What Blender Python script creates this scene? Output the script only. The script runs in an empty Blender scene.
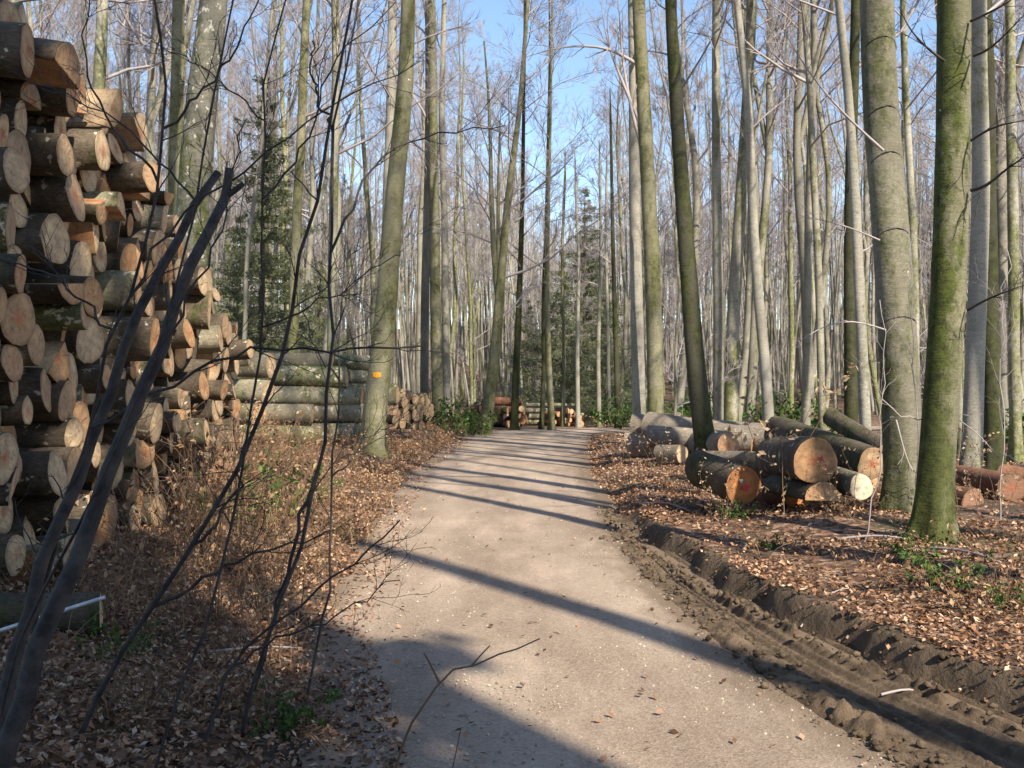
import bpy, math, random
import numpy as np
from mathutils import Vector, Matrix
R = math.radians
scene = bpy.context.scene
C = scene.collection

# ------------------------------------------------------------------ camera
CAM_H = 1.6
cam_d = bpy.data.cameras.new('camera'); cam = bpy.data.objects.new('camera', cam_d); C.objects.link(cam)
cam_d.sensor_width = 36; cam_d.lens = 36*1000/1024; cam_d.clip_end = 2000; cam_d.clip_start = 0.05
cam.location = (0, 0, CAM_H); cam.rotation_euler = (R(90+0.458), 0, 0)
scene.camera = cam
scene.render.resolution_x = 1024; scene.render.resolution_y = 768

# ------------------------------------------------------------------ light
SUN_EL = R(38); SUN_DIR = Vector((0.5*math.cos(SUN_EL), -0.866*math.cos(SUN_EL), math.sin(SUN_EL))).normalized()
w = bpy.data.worlds.new('World'); scene.world = w; w.use_nodes = True
nt = w.node_tree; bg = nt.nodes['Background']
sky = nt.nodes.new('ShaderNodeTexSky'); sky.sky_type = 'NISHITA'; sky.sun_disc = False
sky.sun_elevation = SUN_EL; sky.sun_rotation = math.atan2(0.5, -0.866); sky.air_density = 1.0; sky.dust_density = 0.3; sky.ozone_density = 2.0
nt.links.new(sky.outputs[0], bg.inputs[0]); bg.inputs[1].default_value = 0.13
sl = bpy.data.lights.new('sun', 'SUN'); sl.energy = 5.0; sl.angle = R(0.7); sl.color = (1, .90, .74)
so = bpy.data.objects.new('sun', sl); C.objects.link(so); so.rotation_euler = SUN_DIR.to_track_quat('Z', 'Y').to_euler(); so.location = (10, -20, 30)
vs = scene.view_settings; vs.view_transform = 'Standard'; vs.look = 'None'; vs.gamma = 1; vs.use_curve_mapping = False; vs.exposure = 0.95
cy = scene.cycles; cy.max_bounces = 5; cy.diffuse_bounces = 3; cy.glossy_bounces = 2; cy.transmission_bounces = 2; cy.transparent_max_bounces = 4
cy.use_denoising = True; cy.denoiser = 'OPENIMAGEDENOISE'; cy.sample_clamp_indirect = 3; cy.use_adaptive_sampling = False

# ------------------------------------------------------------------ helpers
rng = np.random.default_rng(7); random.seed(7)

def hsh(ix, iy, s):
    v = np.sin(ix*127.1+iy*311.7+s*74.7)*43758.5453
    return v-np.floor(v)
def vnoise(x, y, s=0):
    ix = np.floor(x); iy = np.floor(y); fx = x-ix; fy = y-iy
    fx = fx*fx*(3-2*fx); fy = fy*fy*(3-2*fy)
    return (hsh(ix, iy, s)*(1-fx)+hsh(ix+1, iy, s)*fx)*(1-fy)+(hsh(ix, iy+1, s)*(1-fx)+hsh(ix+1, iy+1, s)*fx)*fy
def fbm(x, y, o=4, s=0):
    t = 0; a = .5; f = 1
    for k in range(o): t = t+a*(vnoise(x*f, y*f, s+k)-.5); a *= .5; f *= 2.03
    return t
def sstep(a, b, x): t = np.clip((x-a)/(b-a), 0, 1); return t*t*(3-2*t)

LY = [-30, 0, 4.3, 6.5, 10.7, 15, 21, 30, 38, 60]; LX = [-.8, -.8, -.62, -1.09, -1.38, -1.6, -1.8, -1.6, -1.35, -1.3]
DY = [-30, 0, 4, 5.2, 6.45, 8.1, 11.9, 18.8, 30, 38, 60]; DX = [3.9, 3.9, 2.92, 2.52, 2.16, 1.82, 1.50, 1.55, 2.3, 3.0, 3.4]
MY = [0, 4.25, 5.4, 7, 8.5, 10.8, 13, 15]; MX = [1.9, 1.68, 1.44, 1.3, 1.21, 1.17, 1.25, 1.5]
Lf = lambda y: np.interp(y, LY, LX)
Df = lambda y: np.interp(y, DY, DX)
Mf = lambda y: np.interp(y, MY, MX)
def ground(x, y):
    x = np.asarray(x, float); y = np.asarray(y, float)
    wob = fbm(y*.9, x*0+3, 3, 11)*.35+fbm(y*4., x*0+3, 2, 15)*.10
    e = x-Df(y)+wob*sstep(2, 5, y)*(1-.5*sstep(12, 16, y)); l = Lf(y)-x+fbm(y*.8, x*0+9, 3, 21)*.4
    far = 1-sstep(34, 42, y)
    near = 1-sstep(10, 17, y)
    bankr = (.15*sstep(0.0, .12+.35*(1-near), e)+.12*sstep(.2, 2.2, e))*far
    rut = -.11*np.exp(-((e+.10)/.12)**2)*near
    bankl = (.34*sstep(0.05, 2.2, l))*far
    m = np.maximum(sstep(.0, .35, e), sstep(.0, .5, l))
    z = bankr+rut+bankl-.03+m*(fbm(x*.55, y*.55, 4, 1)*.16*(.4+.6*far)+fbm(x*2.3, y*2.3, 3, 4)*.07+fbm(x*9, y*9, 2, 6)*.03)
    z = z+m*fbm(x*.03, y*.03, 2, 44)*1.2*sstep(50, 120, y)+16*sstep(60, 240, y)
    return z
def gz(x, y): return float(ground(np.array([x]), np.array([y]))[0])
def P(px, py, Y):
    return Vector(((px-512)/1000*Y, Y, CAM_H-(py-392)/1000*Y))
def PX(x, y): return 512+1000*x/max(y, .1)

def mesh_np(name, V, F, mats=(), smooth=True, quads=True, rnd=None, midx=None):
    me = bpy.data.meshes.new(name)
    V = np.asarray(V, np.float32)
    k = 4 if quads else 3
    F = np.asarray(F, np.int32).reshape(-1, k)
    me.vertices.add(len(V)); me.vertices.foreach_set('co', V.ravel())
    me.loops.add(F.size); me.loops.foreach_set('vertex_index', F.ravel())
    me.polygons.add(len(F)); me.polygons.foreach_set('loop_start', np.arange(0, F.size, k, dtype=np.int32))
    try: me.polygons.foreach_set('loop_total', np.full(len(F), k, np.int32))
    except Exception: pass
    me.polygons.foreach_set('use_smooth', np.full(len(F), smooth))
    for m in mats: me.materials.append(m)
    if midx is not None: me.polygons.foreach_set('material_index', np.asarray(midx, np.int32))
    if rnd is not None:
        a = me.attributes.new('rnd', 'FLOAT', 'FACE'); a.data.foreach_set('value', np.asarray(rnd, np.float32))
    me.update(calc_edges=True); me.validate()
    return me
def link(name, me, parent=None, loc=None):
    o = bpy.data.objects.new(name, me); C.objects.link(o)
    if parent is not None: o.parent = parent
    if loc is not None: o.location = loc
    return o
def tag(o, label=None, cat=None, group=None, kind=None):
    if label: o['label'] = label
    if cat: o['category'] = cat
    if group: o['group'] = group
    if kind: o['kind'] = kind
    return o
def thing(name, label, cat, loc=(0, 0, 0), group=None, rz=0):
    o = bpy.data.objects.new(name, None); C.objects.link(o); o.location = loc; o.rotation_euler = (0, 0, rz); o.empty_display_size = .2
    return tag(o, label, cat, group)

class Tubes:
    def __init__(s): s.V = []; s.F = []; s.n = 0
    def add(s, pts, rad, k=5, wob=0, cap=False):
        pts = np.asarray(pts, float); n = len(pts); rad = np.broadcast_to(np.asarray(rad, float), (n,))
        t = np.empty_like(pts); t[1:-1] = pts[2:]-pts[:-2]; t[0] = pts[1]-pts[0]; t[-1] = pts[-1]-pts[-2]
        t /= np.sqrt((t*t).sum(1))[:, None]+1e-9
        ref = np.array([1., 0, 0]) if abs(t[0, 0]) < .7 else np.array([0, 1., 0])
        u = ref-t*(t@ref)[:, None]; u /= np.sqrt((u*u).sum(1))[:, None]+1e-9
        v = np.stack((t[:, 1]*u[:, 2]-t[:, 2]*u[:, 1], t[:, 2]*u[:, 0]-t[:, 0]*u[:, 2], t[:, 0]*u[:, 1]-t[:, 1]*u[:, 0]), 1)
        a = np.arange(k)*2*math.pi/k
        rr = rad[:, None]*(1+(wob*(rng.random((n, k))-.5) if wob else 0))*np.ones((n, k))
        ring = pts[:, None, :]+rr[:, :, None]*(np.cos(a)[None, :, None]*u[:, None, :]+np.sin(a)[None, :, None]*v[:, None, :])
        s.V.append(ring.reshape(-1, 3))
        i = np.arange(n-1)[:, None]*k+np.arange(k)[None]; j = np.arange(n-1)[:, None]*k+(np.arange(k)[None]+1) % k
        s.F.append((np.stack((i, j, j+k, i+k), -1)+s.n).reshape(-1, 4)); s.n += n*k
        if cap:
            r2 = pts[-1][None]+(ring[-1]-pts[-1][None])*.04; s.V.append(r2); c = s.n; s.n += k; b = c-k
            s.F.append(np.array([[b+q, b+(q+1) % k, c+(q+1) % k, c+q] for q in range(k)]))
    def mesh(s, name, mats, off=(0, 0, 0)):
        V = np.concatenate(s.V)-np.array(off)[None]; F = np.concatenate(s.F)
        return mesh_np(name, V, F, mats)
def lerp_path(pts, n):
    pts = np.asarray(pts, float)
    d = np.r_[0, np.cumsum(np.sqrt((np.diff(pts, axis=0)**2).sum(1)))]; t = np.linspace(0, d[-1], n)
    out = np.stack([np.interp(t, d, pts[:, i]) for i in range(3)], 1)
    for _ in range(3):
        o2 = out.copy(); o2[1:-1] = (out[:-2]+2*out[1:-1]+out[2:])/4; out = o2
    return out

# ------------------------------------------------------------------ materials
def mat(name):
    m = bpy.data.materials.new(name); m.use_nodes = True; t = m.node_tree; b = t.nodes['Principled BSDF']
    b.inputs['Specular IOR Level'].default_value = .25
    return m, t, b
def N(t, typ, **kw):
    n = t.nodes.new(typ)
    for k, v in kw.items():
        if k in n.inputs.keys() if isinstance(k, str) else False: n.inputs[k].default_value = v
        else: setattr(n, k, v)
    return n
def ramp(t, src, stops, interp='LINEAR'):
    r = t.nodes.new('ShaderNodeValToRGB'); r.color_ramp.interpolation = interp
    e = r.color_ramp.elements
    while len(e) < len(stops): e.new(.5)
    for q, (p, c) in zip(e, stops):
        q.position = p; q.color = (*c, 1) if len(c) == 3 else c
    t.links.new(src, r.inputs[0]); return r.outputs[0]
def g(v): return (v, v, v)
def noise(t, vec, scale, detail=4, rough=.55, dist=0):
    n = t.nodes.new('ShaderNodeTexNoise'); n.inputs['Scale'].default_value = scale; n.inputs['Detail'].default_value = detail
    n.inputs['Roughness'].default_value = rough; n.inputs['Distortion'].default_value = dist
    if vec is not None: t.links.new(vec, n.inputs['Vector'])
    return n.outputs['Fac']
def mapping(t, src, scale=(1, 1, 1), rand=None):
    m = t.nodes.new('ShaderNodeMapping'); m.inputs['Scale'].default_value = scale; t.links.new(src, m.inputs['Vector'])
    if rand is not None: t.links.new(rand, m.inputs['Location'])
    return m.outputs[0]
def mix(t, f, a, b, mode='MIX'):
    m = t.nodes.new('ShaderNodeMix'); m.data_type = 'RGBA'; m.blend_type = mode
    for v, k in ((f, 0), (a, 6), (b, 7)):
        if hasattr(v, 'links'): t.links.new(v, m.inputs[k])
        else: m.inputs[k].default_value = v if k == 0 else ((*v, 1) if len(v) == 3 else v)
    return m.outputs[2]
def math_(t, op, a, b=None, clamp=False):
    m = t.nodes.new('ShaderNodeMath'); m.operation = op; m.use_clamp = clamp
    for k, v in enumerate((a, b)):
        if v is None: continue
        if hasattr(v, 'links'): t.links.new(v, m.inputs[k])
        else: m.inputs[k].default_value = v
    return m.outputs[0]
def bump(t, b, h, strength=.5, dist=.02):
    n = t.nodes.new('ShaderNodeBump'); n.inputs['Strength'].default_value = strength; n.inputs['Distance'].default_value = dist
    t.links.new(h, n.inputs['Height']); t.links.new(n.outputs[0], b.inputs['Normal'])
def orand(t, k=100):
    o = t.nodes.new('ShaderNodeObjectInfo'); r = o.outputs['Random']
    return r, math_(t, 'MULTIPLY', r, k)

def bark_mat(name, c1, c2, moss, moss_lo=.5, moss_hi=.62, lich=.0, vari=True, mossdir=None, scale=1.0, lichcol=(.5, .5, .42), foot=True):
    m, t, b = mat(name)
    tc = t.nodes.new('ShaderNodeTexCoord').outputs['Object']
    r, rk = orand(t)
    base = mapping(t, tc, (1, 1, .45), rk)
    band = mapping(t, tc, (1.2, 1.2, 5), rk)
    n1 = noise(t, base, 2.6*scale, 6, .6); n2 = noise(t, band, 6*scale, 5, .65)
    mx = math_(t, 'ADD', math_(t, 'MULTIPLY', n1, .6), math_(t, 'MULTIPLY', n2, .4))
    col = mix(t, ramp(t, mx, [(.36, g(0)), (.62, g(1))]), c1, c2)
    fine = noise(t, mapping(t, tc, (1, 1, 2), rk), 38, 4, .6)
    col = mix(t, math_(t, 'MULTIPLY', ramp(t, fine, [(.4, g(0)), (.62, g(1))]), .45), col, tuple(x*.5 for x in c1))
    mf = noise(t, mapping(t, tc, (1, 1, .35), rk), 1.9*scale, 6, .62)
    hf = noise(t, mapping(t, tc, (1, 1, .7), rk), 24, 5, .7); mfr = noise(t, mapping(t, tc, (1, 1, .8), rk), 7, 4, .6)
    mf = math_(t, 'ADD', mf, math_(t, 'MULTIPLY', math_(t, 'ADD', math_(t, 'SUBTRACT', hf, .5), math_(t, 'SUBTRACT', mfr, .5)), .38))
    sz = t.nodes.new('ShaderNodeSeparateXYZ'); t.links.new(tc, sz.inputs[0])
    if foot: mf = math_(t, 'ADD', mf, ramp(t, sz.outputs['Z'], [(0, g(.16)), (.9, g(0))]))
    if mossdir is not None:
        ge = t.nodes.new('ShaderNodeNewGeometry'); d = t.nodes.new('ShaderNodeVectorMath'); d.operation = 'DOT_PRODUCT'
        t.links.new(ge.outputs['Normal'], d.inputs[0]); d.inputs[1].default_value = mossdir
        mf = math_(t, 'ADD', mf, math_(t, 'MULTIPLY', d.outputs['Value'], .16))
    elif vari:
        mf = math_(t, 'ADD', mf, math_(t, 'MULTIPLY', math_(t, 'SUBTRACT', r, .5), .34))
    mfac = ramp(t, mf, [(moss_lo, g(0)), (moss_hi, g(1))])
    mcol = mix(t, ramp(t, math_(t, 'ADD', math_(t, 'MULTIPLY', noise(t, tc, 55, 4, .7), .5), math_(t, 'MULTIPLY', noise(t, tc, 9, 4, .6), .5)), [(.4, g(0)), (.6, g(1))]), tuple(x*.3 for x in moss), tuple(x*1.15 for x in moss))
    col = mix(t, mfac, col, mcol)
    pit = noise(t, mapping(t, tc, (1, 1, 1.3), rk), 13, 3, .5)
    col = mix(t, math_(t, 'MULTIPLY', ramp(t, pit, [(.27, g(1)), (.33, g(0))]), .6), col, tuple(x*.3 for x in c1))
    big = noise(t, mapping(t, tc, (1, 1, .5), rk), 1.1, 3, .5)
    col = mix(t, ramp(t, big, [(.3, g(.42)), (.55, g(0))]), col, tuple(x*.45 for x in c1))
    if lich:
        ln = noise(t, mapping(t, tc, (1, 1, .8), rk), 9, 4, .6)
        lm = ramp(t, ln, [(lich, g(0)), (lich+.04, g(1))])
        col = mix(t, lm, col, lichcol)
    if vari:
        hsv = t.nodes.new('ShaderNodeHueSaturation'); t.links.new(col, hsv.inputs['Color'])
        t.links.new(math_(t, 'ADD', math_(t, 'MULTIPLY', r, .55), .72), hsv.inputs['Value']); col = hsv.outputs[0]
    t.links.new(col, b.inputs['Base Color']); b.inputs['Roughness'].default_value = .85
    h = math_(t, 'ADD', math_(t, 'MULTIPLY', n2, .6), math_(t, 'ADD', math_(t, 'MULTIPLY', fine, .3), math_(t, 'MULTIPLY', mfac, .25)))
    bump(t, b, h, .6, .02)
    return m

M = {}
M['beech'] = bark_mat('beech_bark', (.20, .185, .145), (.42, .39, .31), (.165, .17, .07), .46, .62, .72)
M['beech_smooth'] = bark_mat('smooth_beech_bark', (.13, .12, .085), (.25, .23, .17), (.10, .11, .04), .54, .70, .72, vari=False, mossdir=(-.4, -.3, 0))
M['beech_moss'] = bark_mat('mossy_beech_bark', (.12, .115, .07), (.22, .205, .13), (.072, .088, .018), .44, .58, .70, vari=False, mossdir=(-1., -.15, 0), scale=1.6)
M['beech_dark'] = bark_mat('shade_dark_mossy_bark', (.035, .034, .022), (.075, .07, .045), (.05, .056, .016), .42, .56, .76, vari=False)  # mossy bark; its near-black tone paints in the curved trunk's shade
M['beech_lichen'] = bark_mat('lichen_bark', (.10, .093, .075), (.23, .215, .17), (.085, .095, .03), .45, .58, .60, vari=False, lichcol=(.40, .38, .32))
M['beech_olive'] = bark_mat('olive_bark', (.155, .145, .09), (.28, .26, .17), (.14, .14, .055), .44, .62, .70, vari=False)
M['beech_pale'] = bark_mat('pale_bark', (.22, .205, .17), (.39, .365, .30), (.17, .17, .09), .56, .72, .72, vari=False)
M['spruce_bark'] = bark_mat('spruce_bark', (.10, .075, .055), (.2, .15, .11), (.12, .13, .06), .6, .7)
M['logbark'] = bark_mat('log_bark', (.045, .036, .028), (.16, .122, .085), (.07, .072, .03), .66, .80, .62, lichcol=(.42, .38, .3), scale=2, foot=False)
M['logbark_red'] = bark_mat('reddish_log_bark', (.13, .06, .035), (.30, .15, .09), (.10, .08, .04), .7, .8, .66, lichcol=(.4, .25, .15), scale=2, foot=False)
M['logbark_grey'] = bark_mat('grey_log_bark', (.14, .115, .09), (.30, .255, .20), (.18, .14, .09), .58, .72, .62, lichcol=(.40, .30, .20), scale=1.4, vari=False, foot=False)
M['logbark_dark'] = bark_mat('dark_log_bark', (.055, .045, .032), (.14, .11, .08), (.065, .075, .025), .45, .6, .66, lichcol=(.3, .17, .09), scale=2, vari=False, foot=False)
M['logbark_green'] = bark_mat('green_log_bark', (.18, .16, .11), (.36, .31, .22), (.14, .145, .06), .50, .64, .60, scale=1.4, lichcol=(.48, .43, .32), foot=False)

def twig_mat(name, a, b_, sc=.8):
    m, t, b = mat(name); r, rk = orand(t)
    tc = t.nodes.new('ShaderNodeTexCoord').outputs['Object']
    n = noise(t, tc, sc, 6, .7)
    bump(t, b, noise(t, tc, 60, 4), .5, .004)
    t.links.new(mix(t, ramp(t, n, [(.35, g(0)), (.65, g(1))]), a, b_), b.inputs['Base Color']); b.inputs['Roughness'].default_value = .7
    return m
M['twig'] = twig_mat('beech_twigs', (.25, .215, .215), (.38, .34, .33))
M['twig_dark'] = twig_mat('dark_sapling_bark', (.022, .019, .020), (.09, .075, .068), 9)
M['twig_red'] = twig_mat('reddish_stem', (.11, .062, .04), (.25, .165, .105))
M['straw'] = twig_mat('dry_straw', (.26, .18, .095), (.46, .34, .19))

def leaf_mat(name, stops, trans=.25):
    m, t, b = mat(name)
    a = t.nodes.new('ShaderNodeAttribute'); a.attribute_name = 'rnd'
    col = ramp(t, a.outputs['Fac'], stops)
    t.links.new(col, b.inputs['Base Color']); b.inputs['Roughness'].default_value = .6
    tr = t.nodes.new('ShaderNodeBsdfTranslucent'); t.links.new(col, tr.inputs[0])
    ms = t.nodes.new('ShaderNodeMixShader'); ms.inputs[0].default_value = trans
    t.links.new(b.outputs[0], ms.inputs[1]); t.links.new(tr.outputs[0], ms.inputs[2])
    t.links.new(ms.outputs[0], t.nodes['Material Output'].inputs[0])
    return m
M['litter'] = leaf_mat('beech_leaf_litter', [(0, (.05, .028, .016)), (.3, (.17, .085, .042)), (.6, (.34, .18, .095)), (.88, (.48, .30, .19)), (1, (.64, .49, .35))], .15)
M['dryleaf'] = leaf_mat('dry_leaf', [(0, (.14, .07, .035)), (.4, (.33, .19, .10)), (.8, (.50, .33, .19)), (1, (.62, .46, .30))], .35)
M['paleleaf'] = leaf_mat('pale_dry_leaf', [(0, (.36, .24, .14)), (1, (.58, .46, .32))], .35)
M['green'] = leaf_mat('green_leaf', [(0, (.025, .06, .012)), (.6, (.06, .13, .025)), (1, (.13, .22, .05))], .3)
M['needle'] = leaf_mat('spruce_needles', [(0, (.12, .14, .08)), (.6, (.21, .24, .13)), (1, (.32, .34, .20))], .45)

# cut wood
def wood_mat(name, hues, red=(.40, .10, .04), rim=True):
    m, t, b = mat(name)
    tc = t.nodes.new('ShaderNodeTexCoord').outputs['Object']; r, rk = orand(t)
    sep = t.nodes.new('ShaderNodeSeparateXYZ'); t.links.new(tc, sep.inputs[0])
    y, z = sep.outputs['Y'], sep.outputs['Z']
    rad = math_(t, 'SQRT', math_(t, 'ADD', math_(t, 'MULTIPLY', y, y), math_(t, 'MULTIPLY', z, z)))
    wob = noise(t, mapping(t, tc, (1, 1, 1), rk), 7, 3)
    rr = math_(t, 'ADD', rad, math_(t, 'MULTIPLY', wob, .05))
    rings = math_(t, 'SINE', math_(t, 'MULTIPLY', rr, 420))
    r2 = t.nodes.new('ShaderNodeTexWhiteNoise'); r2.noise_dimensions = '1D'; t.links.new(rk, r2.inputs['W'])
    base = ramp(t, r2.outputs['Value'], hues)
    n1 = noise(t, mapping(t, tc, (1, 1, 1), rk), 9, 5, .65)
    base = mix(t, ramp(t, n1, [(.35, g(0)), (.7, g(1))]), base, mix(t, .5, base, (.16, .10, .07)))
    core = math_(t, 'MULTIPLY', ramp(t, rr, [(.035, g(1)), (.11, g(0))]), ramp(t, r, [(.35, g(0)), (.6, g(.75))]))
    base = mix(t, core, base, red)
    base = mix(t, math_(t, 'MULTIPLY', ramp(t, rings, [(.3, g(0)), (1, g(1))]), .22), base, (.17, .09, .05))
    # radial checks and saw marks
    ang = math_(t, 'ARCTAN2', z, y)
    comb = t.nodes.new('ShaderNodeCombineXYZ'); t.links.new(math_(t, 'MULTIPLY', ang, 2.2), comb.inputs[0]); t.links.new(math_(t, 'MULTIPLY', rad, 1.5), comb.inputs[1]); t.links.new(rk, comb.inputs[2])
    crk = noise(t, comb.outputs[0], 3.2, 3, .5)
    cm = ramp(t, crk, [(.27, g(1)), (.31, g(0))])
    base = mix(t, math_(t, 'MULTIPLY', cm, .35), base, (.06, .035, .02))
    dirt = noise(t, mapping(t, tc, (1, 1, 1), rk), 22, 5, .75)
    base = mix(t, math_(t, 'MULTIPLY', ramp(t, dirt, [(.47, g(0)), (.66, g(1))]), .6), base, (.12, .08, .055))
    base = mix(t, ramp(t, math_(t, 'ADD', rad, math_(t, 'MULTIPLY', wob, .06)), [(.155, g(0)), (.19, g(.45))]), base, (.12, .075, .045)) if rim else base
    saw = noise(t, mapping(t, tc, (1, 3, 40), rk), 2, 2)
    t.links.new(base, b.inputs['Base Color']); b.inputs['Roughness'].default_value = .75
    bump(t, b, math_(t, 'ADD', math_(t, 'MULTIPLY', saw, .5), math_(t, 'ADD', math_(t, 'MULTIPLY', cm, -.6), math_(t, 'MULTIPLY', n1, .6))), .5, .01)
    return m
M['cut'] = wood_mat('cut_beech_wood', [(0, (.60, .42, .235)), (.35, (.66, .49, .30)), (.6, (.50, .34, .20)), (.85, (.56, .31, .14)), (1, (.42, .31, .20))])
M['cut_dull'] = wood_mat('dull_reddish_cut_wood', [(0, (.24, .12, .075)), (1, (.30, .16, .10))])
M['cut_orange'] = wood_mat('orange_cut_wood', [(0, (.58, .31, .14)), (1, (.60, .35, .17))], (.50, .14, .05))
M['cut_pale'] = wood_mat('pale_cut_wood', [(0, (.72, .60, .42)), (1, (.72, .60, .42))], (.62, .46, .28))
M['cut_deep'] = wood_mat('deep_orange_cut_wood', [(0, (.58, .22, .06)), (1, (.58, .22, .06))], (.5, .09, .07))
def flat_mat(name, c, rough=.7):
    m, t, b = mat(name)
    n = noise(t, t.nodes.new('ShaderNodeTexCoord').outputs['Object'], 25, 4, .6)
    t.links.new(mix(t, ramp(t, n, [(.35, g(0)), (.65, g(1))]), tuple(x*.7 for x in c), c), b.inputs['Base Color']); b.inputs['Roughness'].default_value = rough
    return m
M['spray_red'] = flat_mat('red_marking_paint', (.62, .05, .10)); M['spray_orange'] = flat_mat('orange_marking_paint', (.85, .38, .03))
M['tape'] = flat_mat('white_plastic_strip', (.62, .64, .68), .4)

# ground materials
def ground_mat():
    m, t, b = mat('forest_floor')
    tc = t.nodes.new('ShaderNodeTexCoord').outputs['Object']
    v = t.nodes.new('ShaderNodeTexVoronoi'); v.inputs['Scale'].default_value = 17; t.links.new(mapping(t, tc, (1, 1, 0)), v.inputs['Vector'])
    sp = t.nodes.new('ShaderNodeSeparateColor'); t.links.new(v.outputs['Color'], sp.inputs[0])
    leaf = ramp(t, sp.outputs[0], [(0, (.045, .026, .016)), (.35, (.13, .075, .045)), (.7, (.26, .15, .095)), (1, (.42, .29, .20))])
    soil = mix(t, noise(t, tc, 14, 5, .7), (.045, .033, .024), (.13, .095, .068))
    n = noise(t, tc, 1.6, 5, .6)
    col = mix(t, ramp(t, n, [(.38, g(0)), (.52, g(1))]), soil, leaf)
    sepp = t.nodes.new('ShaderNodeSeparateXYZ'); t.links.new(tc, sepp.inputs[0])
    gm = noise(t, tc, .35, 5, .65)
    col = mix(t, math_(t, 'MULTIPLY', ramp(t, gm, [(.55, g(0)), (.68, g(1))]), .6), col, (.05, .075, .02))
    # bare mud where the bank is cut
    at = t.nodes.new('ShaderNodeAttribute'); at.attribute_name = 'mud'
    mud = mix(t, noise(t, tc, 22, 5, .7), (.07, .05, .034), (.16, .118, .08))
    col = mix(t, at.outputs['Fac'], col, mud)
    t.links.new(col, b.inputs['Base Color']); b.inputs['Roughness'].default_value = .9
    bump(t, b, math_(t, 'ADD', noise(t, tc, 30, 5, .7), math_(t, 'MULTIPLY', v.outputs['Distance'], .5)), .8, .04)
    return m
M['floor'] = ground_mat()
def road_mat():
    m, t, b = mat('gravel_road')
    tc = t.nodes.new('ShaderNodeTexCoord').outputs['Object']
    a = noise(t, tc, 1.1, 5, .6); f = noise(t, tc, 45, 6, .75); st = noise(t, mapping(t, tc, (1.6, .22, 1)), 2.2, 5, .6)
    col = mix(t, ramp(t, math_(t, 'ADD', math_(t, 'MULTIPLY', a, .5), math_(t, 'MULTIPLY', st, .5)), [(.38, g(0)), (.6, g(1))]), (.25, .175, .122), (.46, .345, .258))
    big = noise(t, mapping(t, tc, (1.2, .35, 1)), .9, 4, .6)
    col = mix(t, ramp(t, big, [(.40, g(.75)), (.58, g(0))]), col, (.19, .128, .085))
    wx = t.nodes.new('ShaderNodeAttribute'); wx.attribute_name = 'wheel'
    col = mix(t, math_(t, 'MULTIPLY', wx.outputs['Fac'], .45), col, (.56, .45, .34))
    v = t.nodes.new('ShaderNodeTexVoronoi'); v.inputs['Scale'].default_value = 75; t.links.new(tc, v.inputs['Vector'])
    sp = t.nodes.new('ShaderNodeSeparateColor'); t.links.new(v.outputs['Color'], sp.inputs[0])
    col = mix(t, .30, col, ramp(t, sp.outputs[1], [(0, (.15, .12, .095)), (.6, (.38, .33, .27)), (.95, (.43, .37, .31)), (1, (.60, .54, .46))]))
    col = mix(t, math_(t, 'MULTIPLY', ramp(t, f, [(.5, g(0)), (.7, g(1))]), .5), col, (.15, .115, .085))
    # brown dirt along the edges
    at = t.nodes.new('ShaderNodeAttribute'); at.attribute_name = 'edge'
    e = math_(t, 'ADD', at.outputs['Fac'], math_(t, 'MULTIPLY', math_(t, 'SUBTRACT', noise(t, tc, 3, 5, .65), .5), .9))
    col = mix(t, math_(t, 'MULTIPLY', ramp(t, e, [(.45, g(0)), (1, g(1))]), .75), col, (.15, .105, .07))
    t.links.new(col, b.inputs['Base Color']); b.inputs['Roughness'].default_value = .9
    dt = t.nodes.new('ShaderNodeAttribute'); dt.attribute_name = 'dirt'
    dd = ramp(t, math_(t, 'ADD', dt.outputs['Fac'], math_(t, 'MULTIPLY', math_(t, 'SUBTRACT', noise(t, mapping(t, tc, (1.5, .5, 1)), 3.5, 6, .7), .5), 1.1)), [(.3, g(0)), (.75, g(.85))])
    col = mix(t, dd, col, mix(t, f, (.10, .07, .045), (.22, .16, .11))); t.links.new(col, b.inputs['Base Color'])
    bump(t, b, math_(t, 'ADD', f, math_(t, 'MULTIPLY', v.outputs['Distance'], .4)), .55, .015)
    return m
M['road'] = road_mat()
def mud_mat():
    m, t, b = mat('churned_mud')
    tc = t.nodes.new('ShaderNodeTexCoord').outputs['Object']
    a = noise(t, tc, 5, 6, .7)
    col = mix(t, ramp(t, a, [(.36, g(0)), (.62, g(1))]), (.09, .062, .039), (.23, .165, .107))
    t.links.new(col, b.inputs['Base Color']); b.inputs['Roughness'].default_value = .85
    bump(t, b, math_(t, 'ADD', noise(t, tc, 60, 6, .75), noise(t, tc, 18, 5, .7)), 1, .03)
    return m
M['mud'] = mud_mat()

# ------------------------------------------------------------------ ground, road, mud
def grid(name, xs, ys, zf, m, kind='structure', attrs=None, label=None):
    X, Y = np.meshgrid(xs, ys); Z = zf(X, Y); V = np.stack((X, Y, Z), -1).reshape(-1, 3)
    nx, ny = len(xs), len(ys); i = (np.arange(ny-1)[:, None]*nx+np.arange(nx-1)[None]).ravel()
    F = np.stack((i, i+1, i+nx+1, i+nx), 1)
    me = mesh_np(name, V, F, [m])
    for k, f in (attrs or {}).items():
        a = me.attributes.new(k, 'FLOAT', 'POINT'); a.data.foreach_set('value', f(X, Y).astype(np.float32).ravel())
    o = link(name, me); o['kind'] = kind; return o
def dens(a, b, d0, gr, start=0):
    out = [a]; 
    while out[-1] < b: out.append(out[-1]+d0+max(0, out[-1]-start)*gr)
    return np.array(out)
xs = np.concatenate((-dens(5, 420, .1, .06, 5)[::-1], np.arange(-4.95, 5.0, .05), dens(5, 420, .1, .06, 5)))
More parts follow.
